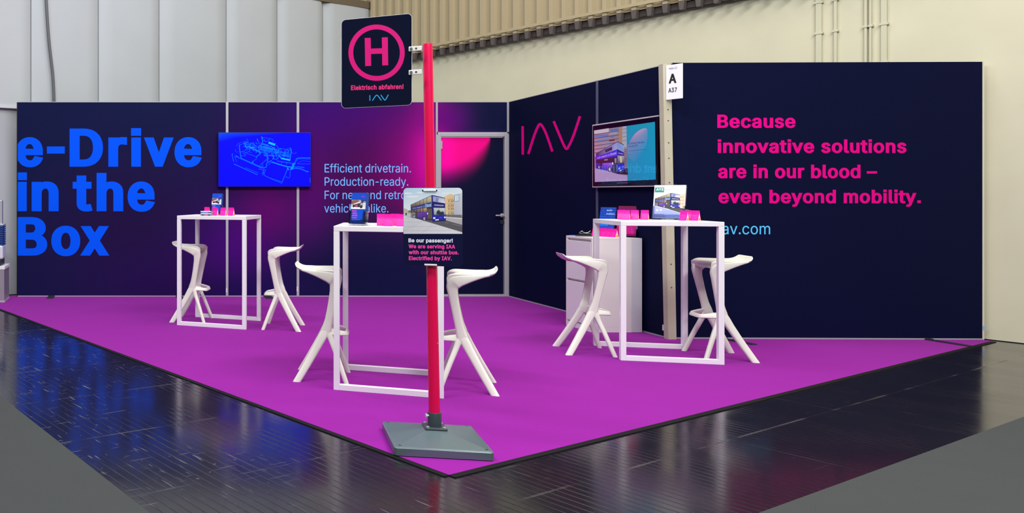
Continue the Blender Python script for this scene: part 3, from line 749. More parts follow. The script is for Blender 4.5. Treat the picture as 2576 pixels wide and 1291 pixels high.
# ------------------------------------------------------------------ floor
AX = R(28.8)                                           # heading of the hall aisle
def floor_material():
    m = bpy.data.materials.new('dark_coated_block_floor')
    m.use_nodes = True
    nt = m.node_tree
    p = nt.nodes['Principled BSDF']
    x, y, z = position(nt)
    ca, sa = math.cos(AX), math.sin(AX)
    u = x * ca + y * sa                                # along the right edge of the stand
    v = y * ca - x * sa                                # along the left edge
    # narrow rows of wood blocks running along v, wavering slightly
    wob = noise(nt, .8, combine(nt, u, v * .3)) * .02
    rows = ((u + wob) / .052).frac()
    groove = (rows - .5).abs().step(.40, .5)
    wide = ((v + .31) / .84).frac()
    seam = (wide - .5).abs().step(.488, .497)
    wide2 = ((u + .12) / 1.25).frac()
    seam2 = (wide2 - .5).abs().step(.492, .498)
    sc1 = noise(nt, 62, combine(nt, u * 1.0, v * .07), 2).step(.66, .72)
    sc2 = noise(nt, 55, combine(nt, u * .07, v * 1.1), 2).step(.67, .73)
    specks = noise(nt, 24, combine(nt, u, v), 5).step(.66, .74)
    zone = noise(nt, .9, combine(nt, u, v), 2)
    wear = noise(nt, 2.6, combine(nt, u, v * .5), 4).step(.42, .62)
    worn = x.step(2.4, .9) * .9 + .1
    near = y.step(4.3, 3.3)
    scr = ((sc1 + sc2 * .8 + specks * .6) * zone.step(.34, .56) * worn).clamp()
    base = mixcol(nt, zone, rgb(20, 20, 27), rgb(30, 29, 36))
    base = mixcol(nt, groove * (wear * .4 + .1 + near * .35).clamp(), base, rgb(17, 17, 23))
    base = mixcol(nt, ((seam * .42 + seam2 * .26) * (wear * .8 + .12)).clamp(), base, rgb(84, 84, 80))
    base = mixcol(nt, scr * .5, base, rgb(128, 126, 122))
    nt.links.new(base, p.inputs['Base Color'])
    rg = (noise(nt, 6, combine(nt, u, v * .5), 3) * .10 + .085 + groove * (wear + near) * .2 + scr * .25 + seam * wear * .25).clamp()
    nt.links.new(rg.s, p.inputs['Roughness'])
    p.inputs['Specular IOR Level'].default_value = .75
    b = nt.nodes.new('ShaderNodeBump')
    b.inputs['Strength'].default_value = .12
    b.inputs['Distance'].default_value = .004
    h = groove * (wear + near * .8) * -1 + noise(nt, 7, combine(nt, u, v), 3) * .5
    nt.links.new(h.s, b.inputs['Height'])
    nt.links.new(b.outputs['Normal'], p.inputs['Normal'])
    return m

bm = bmesh.new()
box(bm, -14, 18, -6, 22, -.06, -.006)
struct(obj('floor', bm, floor_material()))

def carpet_material(name, c, scale=420, blot=.10):
    m = bpy.data.materials.new(name)
    m.use_nodes = True
    nt = m.node_tree
    p = nt.nodes['Principled BSDF']
    f = noise(nt, scale, None, 2)
    g = noise(nt, 5.0, None, 4, .6)
    a = mixcol(nt, f, rgb(*[k * .84 for k in c]), rgb(*[min(255, k * 1.12) for k in c]))
    a = mixcol(nt, (g - .35).clamp() * (blot * 4), a, rgb(*[k * .86 for k in c]))
    nt.links.new(a, p.inputs['Base Color'])
    p.inputs['Roughness'].default_value = .95
    p.inputs['Specular IOR Level'].default_value = .1
    p.inputs['Sheen Weight'].default_value = .05
    b = nt.nodes.new('ShaderNodeBump')
    b.inputs['Strength'].default_value = .5
    b.inputs['Distance'].default_value = .003
    nt.links.new(f.s, b.inputs['Height'])
    nt.links.new(b.outputs['Normal'], p.inputs['Normal'])
    return m

def slab(name, pts, m, parent=None, z0=-.0055, z1=0.0):
    bm = bmesh.new()
    A = [bm.verts.new((x, y, z1)) for x, y in pts]
    B = [bm.verts.new((x, y, z0)) for x, y in pts]
    n = len(A)
    bm.faces.new(A)
    bm.faces.new(list(reversed(B)))
    for i in range(n):
        bm.faces.new((A[i], B[i], B[(i + 1) % n], A[(i + 1) % n]))
    bmesh.ops.recalc_face_normals(bm, faces=bm.faces)
    return obj(name, bm, m, parent)

CC = Vector((1.486, 3.736))                             # front corner of the stand's carpet
dL = Vector((-1105, 2010)).normalized()
dR = Vector((3655, 2010)).normalized()
eL, eR = CC + dL * 7.33, CC + dR * 7.08
car = slab('carpet', [tuple(CC), tuple(eR), (7.72, 7.19), (5.1, 7.46), (5.06, 10.38), (-1.70, 10.36), tuple(eL)],
           carpet_material('magenta_carpet', (137, 20, 144)))
tag(car, 'magenta carpet with a pointed front corner covering the stand floor', 'carpet')
nL, nR = Vector((-dL.y, dL.x)) , Vector((dR.y, -dR.x))
EDGE = mat('black_edge_tape', (14, 13, 17), .75, spec=.2)
def strip(a, b, nn, w):
    return [tuple(a), tuple(b), tuple(b + nn * w), tuple(a + nn * w)]
slab('edge_strip', strip(CC, eL, nL, .035), EDGE, car, -.0055, -.001)
slab('edge_strip', strip(CC, eR, nR, .035), EDGE, car, -.0055, -.001)

AIS = carpet_material('grey_aisle_carpet', (62, 65, 66), 260)
a, b = Vector((2.73, 3.367)), Vector((5.27, 4.716))
d = (b - a).normalized()
nn = Vector((d.y, -d.x))
s0, s1 = a - d * 2.2, a + d * 7.2
tag(slab('aisle_carpet', [tuple(s0), tuple(s1), tuple(s1 + nn * 3.4), tuple(s0 + nn * 3.4)], AIS),
    'grey aisle carpet filling the bottom right corner of the photo', 'carpet')
a, b = Vector((.068, 3.304)), Vector((-.854, 5.206))
d = (b - a).normalized()
nn = Vector((-d.y, d.x))
s0, s1 = a - d * 1.0, a + d * 4.6
tag(slab('aisle_carpet', [tuple(s0), tuple(s1), tuple(s1 + nn * 3.4), tuple(s0 + nn * 3.4)], AIS),
    'grey aisle carpet filling the bottom left corner of the photo', 'carpet')

# ------------------------------------------------------------------ hall walls behind the stand
def frame(name, plane, bm, m, smooth=False):
    o = obj(name, bm, m, None, smooth)
    o.location = (plane.o.x, plane.o.y, 0)
    o.rotation_euler = (0, 0, plane.rz)
    return o

HC = Vector((4.17, 13.80))
dA = Vector((.867, .498))
dB = Vector((.481, -.877))
HA = Plane(HC - dA * 12.5, HC)
HB = Plane(HC, HC + dB * 15.5)
PLASTER_L = mat('grey_white_wall', (172, 176, 183), .8, noise=(1.6, .02, .1))
PLASTER_R = mat('cream_plaster', (202, 198, 174), .85, noise=(2.2, .035, .35))
CLAD = mat('beige_cladding', (168, 154, 124), .6)
bm = bmesh.new()
box(bm, 0, HA.len + .2, 0, .2, 0, 2.46)
wl = struct(frame('wall_left', HA, bm, PLASTER_L))
bm = bmesh.new()
box(bm, 0, HB.len, 0, .2, 0, 3.62)
wr = struct(frame('wall_right', HB, bm, PLASTER_R))

# upper part of the left wall: tall fabric panels with a joint between them
def on(plane, px, z=None, py=None):
    return plane(px, PY if py is None else py)[0]
FAB = mat('white_panel_fabric', (178, 183, 188), .8, noise=(1.1, .03, .1))
edges = [0.0, 2.0] + [HA(x, 258)[0] for x in (-260, -85, 80, 250, 403, 572, 700, 815)] + [HA.len - .02]
for i in range(len(edges) - 1):
    a, b = edges[i] + .006, edges[i + 1] - .006
    bm = bmesh.new()
    # panel face bellies a little towards the hall, the joints fold back
    n = 10
    rings = []
    for k in range(n + 1):
        t = k / n
        e = min(t, 1 - t)
        y = .06 * max(0, 1 - e / .06) ** 2 - .012 * math.sin(math.pi * t)
        rings.append([(a + (b - a) * t, y - .03, 2.47), (a + (b - a) * t, y - .03, 4.5), (a + (b - a) * t, .15, 4.5), (a + (b - a) * t, .15, 2.47)])
    loft(bm, rings)
    o = obj('wall_panel', bm, FAB, wl, 'sharp')
bm = bmesh.new()
box(bm, 0, HA.len, -.06, .1, 2.44, 2.475)
obj('ledge', bm, mat('grey_ledge', (196, 194, 204), .6), wl)
bm = bmesh.new()
box(bm, 0, HA.len, -.05, .2, 4.5, 4.62)
obj('head_rail', bm, mat('brown_head_rail', (104, 92, 74), .7), wl)
bm = bmesh.new()
box(bm, 0, HA.len, .02, .2, 4.62, 8.5)
obj('upper_cladding', bm, CLAD, wl)
# dark cable hanging in front of the panels
x0, x1 = HA(126, 258)[0], HA(112, 0)[0]
bm = bmesh.new()
P = catmull([(x0 + .02, -.09, 2.47), (x0 - .0, -.09, 2.9), (x0 - .07, -.09, 3.5), (x1 - .06, -.09, 4.6), (x1 - .2, -.09, 6.5)], 6)
loft(bm, [[(p[0] + .022 * math.cos(q * math.pi / 4), p[1] + .022 * math.sin(q * math.pi / 4), p[2]) for q in range(8)] for p in P])
o = frame('hanging_cable', HA, bm, mat('dark_cable', (92, 92, 98), .6), True)
tag(o, 'dark cable hanging down the white hall panels at the upper left', 'cable')

# upper part of the right wall: trapezoidal sheet with an open lower edge
bm = bmesh.new()
pitch = .18
prof = []
n = int(HB.len / pitch)
for i in range(n):
    x = i * pitch
    prof += [(x, -.10), (x + .085, -.10), (x + .108, -.16), (x + .162, -.16)]
prof.append((n * pitch, -.10))
lo = [bm.verts.new((x, y, 3.58)) for x, y in prof]
hi = [bm.verts.new((x, y, 8.5)) for x, y in prof]
bk = [bm.verts.new((x, y + .012, 3.58)) for x, y in prof]
for i in range(len(prof) - 1):
    bm.faces.new((lo[i], lo[i + 1], hi[i + 1], hi[i]))
    bm.faces.new((lo[i + 1], lo[i], bk[i], bk[i + 1]))
obj('corrugated_cladding', bm, CLAD, wr)
bm = bmesh.new()
box(bm, 0, HB.len, -.055, .2, 3.62, 8.5)
box(bm, 0, HB.len, -.075, -.055, 3.50, 3.60)
obj('gap_shade_backing', bm, mat('gap_shade', (70, 62, 62), .8), wr)  # backing and strip coloured dark to stand for the shadow gap
bm = bmesh.new()
box(bm, 0, HB.len, -.175, -.165, 3.62, 3.66)
obj('flashing', bm, CLAD, wr)
# dark teeth under the sheet: shade of the rib undersides put into the colour
bm = bmesh.new()
for i in range(n):
    x = i * pitch
    prism(bm, [(x + .10, 3.58), (x + .17, 3.58), (x + .155, 3.475), (x + .115, 3.475)], -.158, -.10)
obj('shade_teeth', bm, mat('rib_shade', (84, 76, 74), .8), wr)
# cable ducts and their brackets on the plaster
DUCT = mat('painted_duct', (196, 193, 170), .8)
for k, (px, w) in enumerate(((2062, .05), (2104, .025), (2180, .022), (2192, .018), (2226, .045))):
    s = HB(px, 100)[0]
    bm = bmesh.new()
    box(bm, s - w / 2, s + w / 2, -.03, 0, 1.0, 3.5, .004)
    for z in (2.6, 2.98, 3.3):
        box(bm, s - w / 2 - .012, s + w / 2 + .012, -.034, 0, z, z + .02)
    obj('cable_duct', bm, DUCT, wr)

# ------------------------------------------------------------------ stand walls
WB = Plane((-1.461, 10.285), (4.857, 10.285))
WS = Plane((4.857, 10.285), (4.894, 7.275))
WF = Plane((4.927, 7.275), (7.688, 7.216))
H = 2.5

def artwork():
    """printed backdrop: navy with violet and magenta glows; positions given on the wall in photo rows/columns"""
    m = bpy.data.materials.new('printed_backdrop')
    m.use_nodes = True
    nt = m.node_tree
    p = nt.nodes['Principled BSDF']
    x, y, z = position(nt)
    k = 10.285 / F
    u = x / k + PX
    v = (z - CAMH) / (-k) + PY
    col = rgb(12, 20, 62)
    out = None
    def blob(cx, cy, rx, ry, c, amt=1.0):
        nonlocal out
        dx, dy = (u - cx) / rx, (v - cy) / ry
        f = (dx * dx + dy * dy).neg_exp() * amt
        out = mixcol(nt, f.clamp(), out if out is not None else col, rgb(*c))
    blob(470, 690, 330, 250, (36, 6, 74), .95)
    blob(330, 540, 170, 120, (28, 10, 58), .7)
    blob(650, 420, 110, 230, (40, 6, 76), .95)
    blob(610, 620, 105, 85, (66, 0, 112), .95)
    blob(680, 530, 75, 70, (92, 0, 98), .8)
    blob(810, 310, 110, 110, (44, 4, 106), .95)
    blob(785, 470, 60, 130, (86, 0, 108), .8)
    blob(940, 300, 130, 70, (62, 0, 108), .85)
    blob(930, 430, 150, 120, (72, 0, 78), .92)
    blob(1030, 410, 75, 110, (124, 0, 110), .85)
    blob(1082, 400, 44, 130, (206, 0, 156), .92)
    blob(1112, 300, 75, 50, (88, 0, 116), .8)
    blob(870, 690, 190, 80, (13, 12, 56), .94)
    blob(640, 735, 120, 45, (24, 6, 76), .8)
    # right of the pole the glow dies away
    f = u.step(1150, 1240)
    out = mixcol(nt, f * v.step(330, 322) , out, rgb(12, 16, 54))
    nt.links.new(out, p.inputs['Base Color'])
    p.inputs['Roughness'].default_value = .7
    p.inputs['Specular IOR Level'].default_value = .08
    return m

def artwork_door():
    m = bpy.data.materials.new('printed_door')
    m.use_nodes = True
    nt = m.node_tree
    p = nt.nodes['Principled BSDF']
    x, y, z = position(nt)
    k = 10.285 / F
    u = x / k + PX
    v = (z - CAMH) / (-k) + PY
    dx, dy = (u - 1050) / 186, (v - 358) / 152
    r = (dx * dx + dy * dy).sqrt()
    soft = ((v - 352) / 90).clamp() * .55 + .03
    f = r.step(E(nt, (soft * -1 + 1.0).s), 1.0) * -1 + 1
    f = f * ((v - 505) / -80).step(-.1, 1.2)
    hot = (((u - 1118) / 26) * ((u - 1118) / 26)).neg_exp()
    c = mixcol(nt, hot, rgb(236, 0, 132), rgb(255, 0, 158))
    c = mixcol(nt, v.step(395, 485), c, rgb(120, 0, 140))
    out = mixcol(nt, f.clamp(), rgb(8, 12, 46), c)
    nt.links.new(out, p.inputs['Base Color'])
    p.inputs['Roughness'].default_value = .6
    p.inputs['Specular IOR Level'].default_value = .1
    return m

ART = artwork()
sx = lambda px: WB(px, 490)[0]
bm = bmesh.new()
cuts = [sx(44), sx(571), sx(749), sx(1098)]
for a, b in zip(cuts[:-1], cuts[1:]):
    box(bm, a + .004, b - .004, 0, .06, .012, H, .003)
box(bm, sx(1098) + .004, WB.len, 0, .06, 2.115, H, .003)
wb = struct(frame('wall_back', WB, bm, ART))

def trim(n, plane, parts, m=ALU):
    bm = bmesh.new()
    for q in parts:
        box(bm, *q)
    return struct(frame('trim_%d' % n, plane, bm, m))

trim(1, WB, [(cuts[1] - .016, cuts[1] + .016, -.014, .03, 0, H + .002)])
trim(2, WB, [(cuts[2] - .016, cuts[2] + .016, -.014, .03, 0, H + .002)])
trim(3, WB, [(cuts[3] - .012, cuts[3] + .012, -.014, .03, 0, H + .002)])
trim(4, WB, [(WB.len - .022, WB.len + .002, -.014, .03, 0, H + .002)])
trim(5, WB, [(0, cuts[3], -.006, .02, 0, .011), (0, WB.len, -.002, .062, H, H + .008)])
trim(6, WB, [(-.012, -.001, -.002, .062, 0, H)], BLACK)
trim(7, WB, [(sx(1098), WB.len, -.014, .03, 2.085, 2.115)])

# door in the back wall
d0, d1 = sx(1100), WB.len - .005
bm = bmesh.new()
box(bm, d0, d0 + .045, -.018, .05, 0, 2.10, .004)
box(bm, d1 - .05, d1, -.018, .05, 0, 2.10, .004)
box(bm, d0 + .045, d1 - .05, -.018, .05, 2.055, 2.10, .004)
box(bm, d0 + .045, d1 - .05, -.018, .05, 0, .026, .003)
door = struct(frame('door_1', WB, bm, ALU))
bm = bmesh.new()
box(bm, d0 + .052, d1 - .06, .006, .045, .032, 2.047, .002)
obj('door_leaf', bm, artwork_door(), door)
hx, hz = WB(1263, 542)
bm = bmesh.new()
cyl(bm, (hx, .006, hz), .026, -.012, 'Y')
cyl(bm, (hx, -.004, hz), .009, -.045, 'Y', 12)
box(bm, hx - .105, hx + .012, -.058, -.042, hz - .008, hz + .008, .005)
obj('door_handle', bm, STEEL, door, True)
bm = bmesh.new()
cyl(bm, (hx, .006, hz - .087), .027, -.012, 'Y')
obj('lock_rosette', bm, mat('dark_steel', (92, 92, 100), .3, .8), door, True)
for z in (.33, 1.9):
    bm = bmesh.new()
    cyl(bm, (d0 + .05, -.02, z), .009, .1)
    obj('hinge', bm, STEEL, door, True)
for px, py, w, h in ((1276, 675, .012, .10), (1276, 737, .014, .07), (569.5, 730, .012, .06), (747, 727, .012, .06)):
    s, z = WB(px, py)
    bm = bmesh.new()
    box(bm, s - w / 2, s + w / 2, -.0165, -.0145, z - h / 2, z + h / 2)
    obj('paper_tag', bm, mat('white_paper', (225, 226, 235), .6), wb)

# side wall
bm = bmesh.new()
seam = WS(1503.5, 480)[0]
box(bm, .012, seam - .004, 0, .06, .012, H, .003)
box(bm, seam + .004, WS.len - .03, 0, .06, .012, H, .003)
ws = struct(frame('wall_side', WS, bm, NAVY))
trim(8, WS, [(seam - .012, seam + .012, -.012, .03, 0, H + .002)], mat('shaded_profile', (96, 98, 128), .4, .4))
trim(9, WS, [(0, WS.len, -.002, .062, H, H + .006), (0, WS.len, -.006, .02, 0, .011)])
# front wall
bm = bmesh.new()
box(bm, 0, WF.len, 0, .06, .012, H + .012, .003)
wf = struct(frame('wall_front', WF, bm, NAVY))
trim(10, WF, [(0, WF.len, -.006, .02, 0, .011)])
trim(11, WF, [(WF.len, WF.len + .012, -.004, .064, 0, H + .014)], mat('pale_profile', (214, 210, 196), .5))

# wall lettering
def lines(name, rows, plane, m, parent, wx, wy=None, off=.002, label=None, clip=None):
    polys = []
    sxl = None
    for body, xl, xr, base, cap in rows:
        T, s = text_px(body, xl, xr, base, cap, wx, wy, 0, sxl)
        if xr is not None:
            sxl = s
        polys += T
    o = decal(name, polys, plane, m, parent, off, label)
    if clip is not None:
        b2 = bmesh.new()
        b2.from_mesh(o.data)
        bmesh.ops.bisect_plane(b2, geom=b2.verts[:] + b2.edges[:] + b2.faces[:], plane_co=(clip, 0, 0), plane_no=(-1, 0, 0), clear_outer=True)
        b2.to_mesh(o.data)
        b2.free()
    return o

HEAD = []
for ch, xl, xr, base, cap in (('e', 40.5, 109, 419.6, 96), ('-', 118, 163, 419, 96), ('D', 175, 259, 419.6, 96), ('r', 272.6, 319.5, 419.6, 96), ('i', 329.7, 355, 419.6, 96),
                              ('v', 362, 437, 419.6, 96), ('e', 439, 507.8, 419.6, 96),
                              ('i', 42.5, 67.8, 531.6, 96.5), ('n', 79.7, 147.5, 531.6, 96.5), ('t', 182.8, 233, 531.6, 96.5), ('h', 243, 310, 531.6, 96.5), ('e', 321, 390, 531.6, 96.5),
                              ('B', 38, 118.8, 643.3, 97), ('o', 129, 201.8, 643.3, 97), ('x', 201.6, 275, 643.3, 97)):
    HEAD.append((ch, xl, xr, base, cap))
lines('headline', HEAD, WB, BLUE, wb, 41, 24, label='bright blue bold headline e-Drive in the Box', clip=.002)
lines('wall_text', [('Efficient drivetrain.', 816.5, 1033.5, 434, 21.3), ('Production-ready.', 816.5, 1027, 467.4, 21.3),
                    ('For new and retrofit', 816.5, None, 501.2, 21.3), ('vehicles alike.', 815.5, 977, 534.8, 21.3)], WB, SKYB, wb, 3.0, 1.0,
      label='pale blue text about the drivetrain')
lines('slogan', [('Because', 1804, 2001, 322, 33.5), ('innovative solutions', 1805, 2280, 385, 34), ('are in our blood –', 1806, 2206, 448.5, 34),
                 ('even beyond mobility.', 1807, 2316, 511.5, 34)], WF, PINK, wf, 33, 20, label='bold magenta slogan in four lines')
lines('web_address', [('iav.com', 1808, 1937, 589.5, 28)], WF, LCYAN, wf, 2.0, 1.0, label='light cyan web address iav.com')
W_I = [(1315.2, 317.5), (1315.6, 389)]
W_A = [(1329.5, 387.6), (1343, 345), (1352, 322), (1358.8, 312.5), (1366.5, 320.5), (1376, 341), (1390, 381.3)]
W_V = [(1393.2, 305), (1409.6, 344), (1418.5, 364.5), (1425.7, 374.6), (1433.2, 364), (1444, 339), (1459.5, 292.4)]
dec = []
for Pp in (W_I, catmull(W_A, 6), catmull(W_V, 6)):
    dec += ribbon(Pp, 6.3)
decal('wordmark', dec, WS, PINK, ws, .002, 'magenta three-letter wordmark')

# corner post between the side wall and the front wall
bm = bmesh.new()
POST = mat('weathered_post', (188, 182, 160), .6, noise=(9, .04, .1))
zt = 2.495
pb = [(-.036, -.03), (.038, -.03), (.038, .03), (-.036, .03)]
prs = [[(x - .05 * t, y, zt * t) for x, y in pb] for t in (0, 1)]
loft(bm, prs)
post = obj('trim_12', bm, POST)
struct(post)
post.location = (4.898, 7.262, 0)
for z in (.47, .68, 1.21, 1.42, 1.64, 1.78, 1.98, 2.08):
    bm = bmesh.new()
    cyl(bm, (.002 - .02 * z, -.0302, z), .006, -.0015, 'Y', 10)
    obj('screw_hole', bm, mat('dark_hole', (70, 64, 60), .8), post)
for px, py, w, h in ((1668, 272.5, .02, .054), (1675.8, 826, .022, .052)):
    s, z = WS(px, py)
    bm = bmesh.new()
    box(bm, s - w * 2, s + w * 2, -.006, -.003, z - h / 2, z + h / 2)
    obj('paper_tag', bm, mat('white_paper', (225, 226, 235), .6), ws)
s, z = WF(2474, 825)
bm = bmesh.new()
box(bm, WF.len + .0, WF.len + .028, -.006, -.004, z - .02, z + .02)
obj('paper_tag', bm, mat('pale_blue_paper', (150, 180, 216), .6), wf)

# steel feet that hold the walls
def foot(x, y, rz, l, w, label):
    bm = bmesh.new()
    box(bm, -w / 2, w / 2, -l, 0, 0, .008, .002)
    box(bm, -w / 2, w / 2, -.03, 0, .008, .014, .002)
    o = obj('support_foot', bm, DARKRUB)
    o.location = (x, y, 0)
    o.rotation_euler = (0, 0, rz)
    tag(o, label, 'support foot', 'dark steel feet under the stand walls')

foot(-1.024, 10.272, 0, .22, .085, 'short dark steel foot under the wall left of the Box headline')
foot(.616, 10.272, 0, .20, .085, 'dark steel foot at the back wall seen behind the white stool under the headline')
foot(1.751, 10.272, 0, .24, .10, 'short dark steel foot at the back wall between two bar stools below the blue screen')
foot(5.365, 7.255, R(13), .30, .06, 'long dark steel foot at the navy wall behind the right bar table')
foot(7.185, 7.212, R(9), .33, .06, 'long dark steel foot near the right end of the navy wall')

# ------------------------------------------------------------------ screens
tv = thing('wall_screen', 'large screen with a glowing blue wireframe drawing on the back wall', 'screen', (WB.o.x, WB.o.y, 0), WB.rz)
(x0, z1), (x1, z0) = WB(547.5, 334), WB(780, 470.5)
bm = bmesh.new()
box(bm, x0, x1, -.06, -.016, z0, z1, .004)
obj('housing', bm, BLACK, tv)
TV = lambda cx, cy: WB(530 + cx / 7.593, 320 + cy / 7.593)
P = Print(TV)
P.rect(140, 112, 1888, 1134, (0, 0, 255), 0)
P.poly([(140, 112), (1500, 112), (500, 210), (140, 300)], [(0, 78, 255), (0, 20, 255), (0, 0, 255), (0, 0, 255)], 1)
c1, c2, c3 = (0, 110, 255), (0, 150, 255), (0, 205, 255)
for pts, w, c in [
    ([(430, 705), (880, 912)], 16, c1), ([(650, 775), (900, 880)], 8, c1), ([(395, 530), (428, 665)], 12, c1), ([(395, 530), (412, 515)], 12, c2),
    ([(460, 560), (970, 790)], 14, c1), ([(440, 560), (490, 670)], 7, c1), ([(568, 600), (1000, 780), (1060, 690), (1150, 640)], 20, c1),
    ([(540, 340), (540, 430), (570, 600)], 20, c1), ([(490, 380), (495, 335), (575, 290)], 7, c1), ([(540, 345), (640, 310)], 8, c1),
    ([(1000, 780), (985, 925)], 10, c1), ([(1025, 835), (1025, 935), (1330, 1045)], 12, c1), ([(1130, 985), (1335, 1075)], 6, c1),
    ([(1335, 1075), (1450, 800), (1445, 770)], 14, c1), ([(1150, 670), (1450, 760), (1590, 755)], 22, c2), ([(1250, 650), (1600, 705)], 14, c1),
    ([(1445, 780), (1470, 820)], 30, c2), ([(1500, 800), (1490, 965), (1410, 945)], 9, c1), ([(1590, 700), (1610, 640), (1650, 595), (1885, 592)], 18, c1),
    ([(1600, 690), (1660, 612), (1885, 616)], 20, (0, 60, 255)), ([(1640, 700), (1720, 650), (1885, 665)], 6, c1), ([(1640, 705), (1885, 706)], 7, c1),
    ([(1520, 815), (1590, 790), (1640, 760), (1770, 778)], 16, c1), ([(1600, 790), (1700, 800), (1830, 860)], 22, c1), ([(1815, 850), (1845, 850)], 30, c1),
    ([(1530, 470), (1535, 500), (1605, 505), (1610, 480)], 7, c1), ([(1500, 400), (1520, 460), (1495, 640)], 14, c2), ([(1330, 600), (1500, 635)], 32, c3),
    ([(1090, 300), (1215, 345)], 48, c3), ([(960, 330), (1080, 370)], 10, c2), ([(975, 320), (1090, 350)], 12, c2), ([(1095, 365), (1215, 405)], 10, c2),
    ([(960, 200), (1165, 240), (1170, 290)], 8, c1), ([(950, 190), (975, 215), (960, 240)], 18, c2), ([(870, 230), (890, 270)], 14, c2),
    ([(905, 370), (910, 460), (1040, 500)], 12, c1), ([(905, 370), (960, 330), (980, 250)], 14, c2), ([(960, 360), (965, 440), (1170, 470)], 26, c1),
    ([(1000, 400), (1180, 440)], 40, c1), ([(980, 380), (1210, 430)], 16, c2), ([(730, 400), (900, 470), (940, 500)], 18, c2), ([(700, 380), (830, 400)], 24, c2),
    ([(650, 340), (660, 385), (740, 370)], 20, c2), ([(740, 335), (800, 305), (830, 380)], 16, c1), ([(680, 300), (710, 298)], 14, c1),
    ([(640, 450), (690, 410), (740, 430), (720, 470), (650, 490)], 10, c1), ([(560, 480), (640, 460)], 12, c1), ([(600, 500), (660, 545), (560, 555)], 9, c1),
    ([(620, 490), (870, 580), (780, 660)], 9, c1), ([(940, 500), (850, 580)], 12, c2), ([(780, 660), (800, 690)], 26, c1),
    ([(930, 730), (1050, 620), (1060, 570)], 10, c1), ([(975, 700), (980, 760)], 8, c1), ([(1040, 500), (1080, 590), (1060, 660)], 24, c1),
    ([(1080, 540), (1180, 560), (1170, 620)], 14, c2), ([(1180, 560), (1240, 530), (1290, 560), (1230, 620), (1180, 600)], 14, c1),
    ([(1210, 440), (1230, 520)], 30, c1), ([(1240, 350), (1280, 420), (1300, 490)], 12, c1), ([(1220, 480), (1280, 500), (1240, 430)], 10, c2),
    ([(1290, 540), (1330, 600)], 18, c2), ([(1320, 490), (1490, 540)], 12, c1), ([(1340, 540), (1490, 565)], 18, c2), ([(1400, 480), (1410, 550)], 14, c1),
    ([(1300, 410), (1370, 420), (1490, 450)], 8, c1), ([(1340, 660), (1335, 700)], 10, c1), ([(1435, 680), (1430, 720)], 10, c1),
    ([(1540, 740), (1590, 690)], 40, c2), ([(1510, 810), (1560, 770)], 40, c2), ([(900, 800), (990, 830), (960, 900)], 10, c1), ([(1010, 815), (1040, 822)], 12, c1),
    ([(470, 420), (460, 450), (485, 485), (505, 470)], 6, c1), ([(460, 545), (525, 580)], 14, c1), ([(1090, 735), (1110, 700), (1150, 670)], 8, c1),
    ([(1880, 970), (1874, 1000), (1884, 1060)], 10, c1), ([(1010, 240), (1050, 290), (1120, 220)], 10, c1), ([(1000, 445), (1030, 430), (1040, 470), (1005, 470)], 12, c1)]:
    if len(pts) > 2:
        pts = catmull(pts, 3)
    P.line(pts, w * .8, c, 2 if c != c3 else 3)
rt = random.Random(11)
for i in range(230):
    t, w = rt.random(), rt.gauss(0, 1)
    cx = 620 + 860 * t
    cy = 330 + 210 * t + w * 70 * (1 - abs(t - .45))
    ax_ = rt.choice(((.88, .36), (.62, -.78), (.08, 1), (.95, .22)))
    ln = rt.uniform(14, 70)
    P.line([(cx - ax_[0] * ln / 2, cy - ax_[1] * ln / 2), (cx + ax_[0] * ln / 2, cy + ax_[1] * ln / 2)], rt.choice((4, 5, 6, 9)), rt.choice((c1, c1, c2, (0, 80, 255))), 1)
for i in range(26):
    cx, cy, r_ = rt.uniform(640, 1480), 0, rt.uniform(12, 34)
    cy = 330 + 210 * (cx - 620) / 860 + rt.gauss(0, 50)
    P.line([(cx + r_ * math.cos(a), cy + r_ * math.sin(a)) for a in (0, .8, 1.6, 2.4, 3.2, 4.0, 4.8, 5.6, 6.3)], 5, c1, 1)
P.done('display', print_mat('lit_display', emit=1.0, rough=.3, spec=.05), tv, .0615)

SV = thing('wall_screen', 'black framed screen showing a bus beside cyan slide on the side wall', 'screen', (WS.o.x, WS.o.y, 0), WS.rz)
C3 = lambda cx, cy: WS(1490 + cx / 6.148, 280 + cy / 6.148)
(ax, az1), (bx, az0) = C3(84, 226), C3(1096, 1146)
bm = bmesh.new()
box(bm, ax, bx, -.055, -.013, az0, az1, .004)
obj('housing', bm, mat('glossy_black_bezel', (12, 8, 16), .06), SV)
bm = bmesh.new()
for z in (az1 - .001, az0 - .011):
    box(bm, ax - .012, bx + .004, -.05, -.013, z, z + .012, .002)
box(bm, ax - .013, ax - .001, -.05, -.013, az0 - .01, az1 + .01, .002)
obj('outer_frame', bm, mat('white_profile', (206, 200, 206), .4), SV)
P = Print(C3)
sky = [(190, 150, 176), (206, 176, 196), (196, 176, 190), (180, 150, 190)]
P.poly([(110, 298), (616, 228), (631, 1076), (122, 1094)], [(168, 128, 140), (150, 128, 128), (176, 150, 190), (190, 158, 206)], 0)
P.poly([(110, 298), (340, 262), (340, 330), (112, 352)], (204, 190, 206), 1)
for y0, x0, x1, c in ((362, 120, 332, (92, 120, 206)), (425, 155, 340, (84, 150, 220)), (272, 362, 495, (70, 120, 200)), (325, 350, 470, (150, 160, 196)), (490, 240, 345, (110, 160, 220)), (380, 370, 430, (100, 130, 200))):
    P.poly([(x0, y0 + 8), (x1, y0 - 8), (x1, y0 + 26), (x0, y0 + 38)], c, 1)
for y0 in (345, 405, 462, 520, 575, 630):
    P.poly([(112, y0 + 10), (500, y0 - 44), (500, y0 - 34), (112, y0 + 22)], (112, 74, 72), 2)
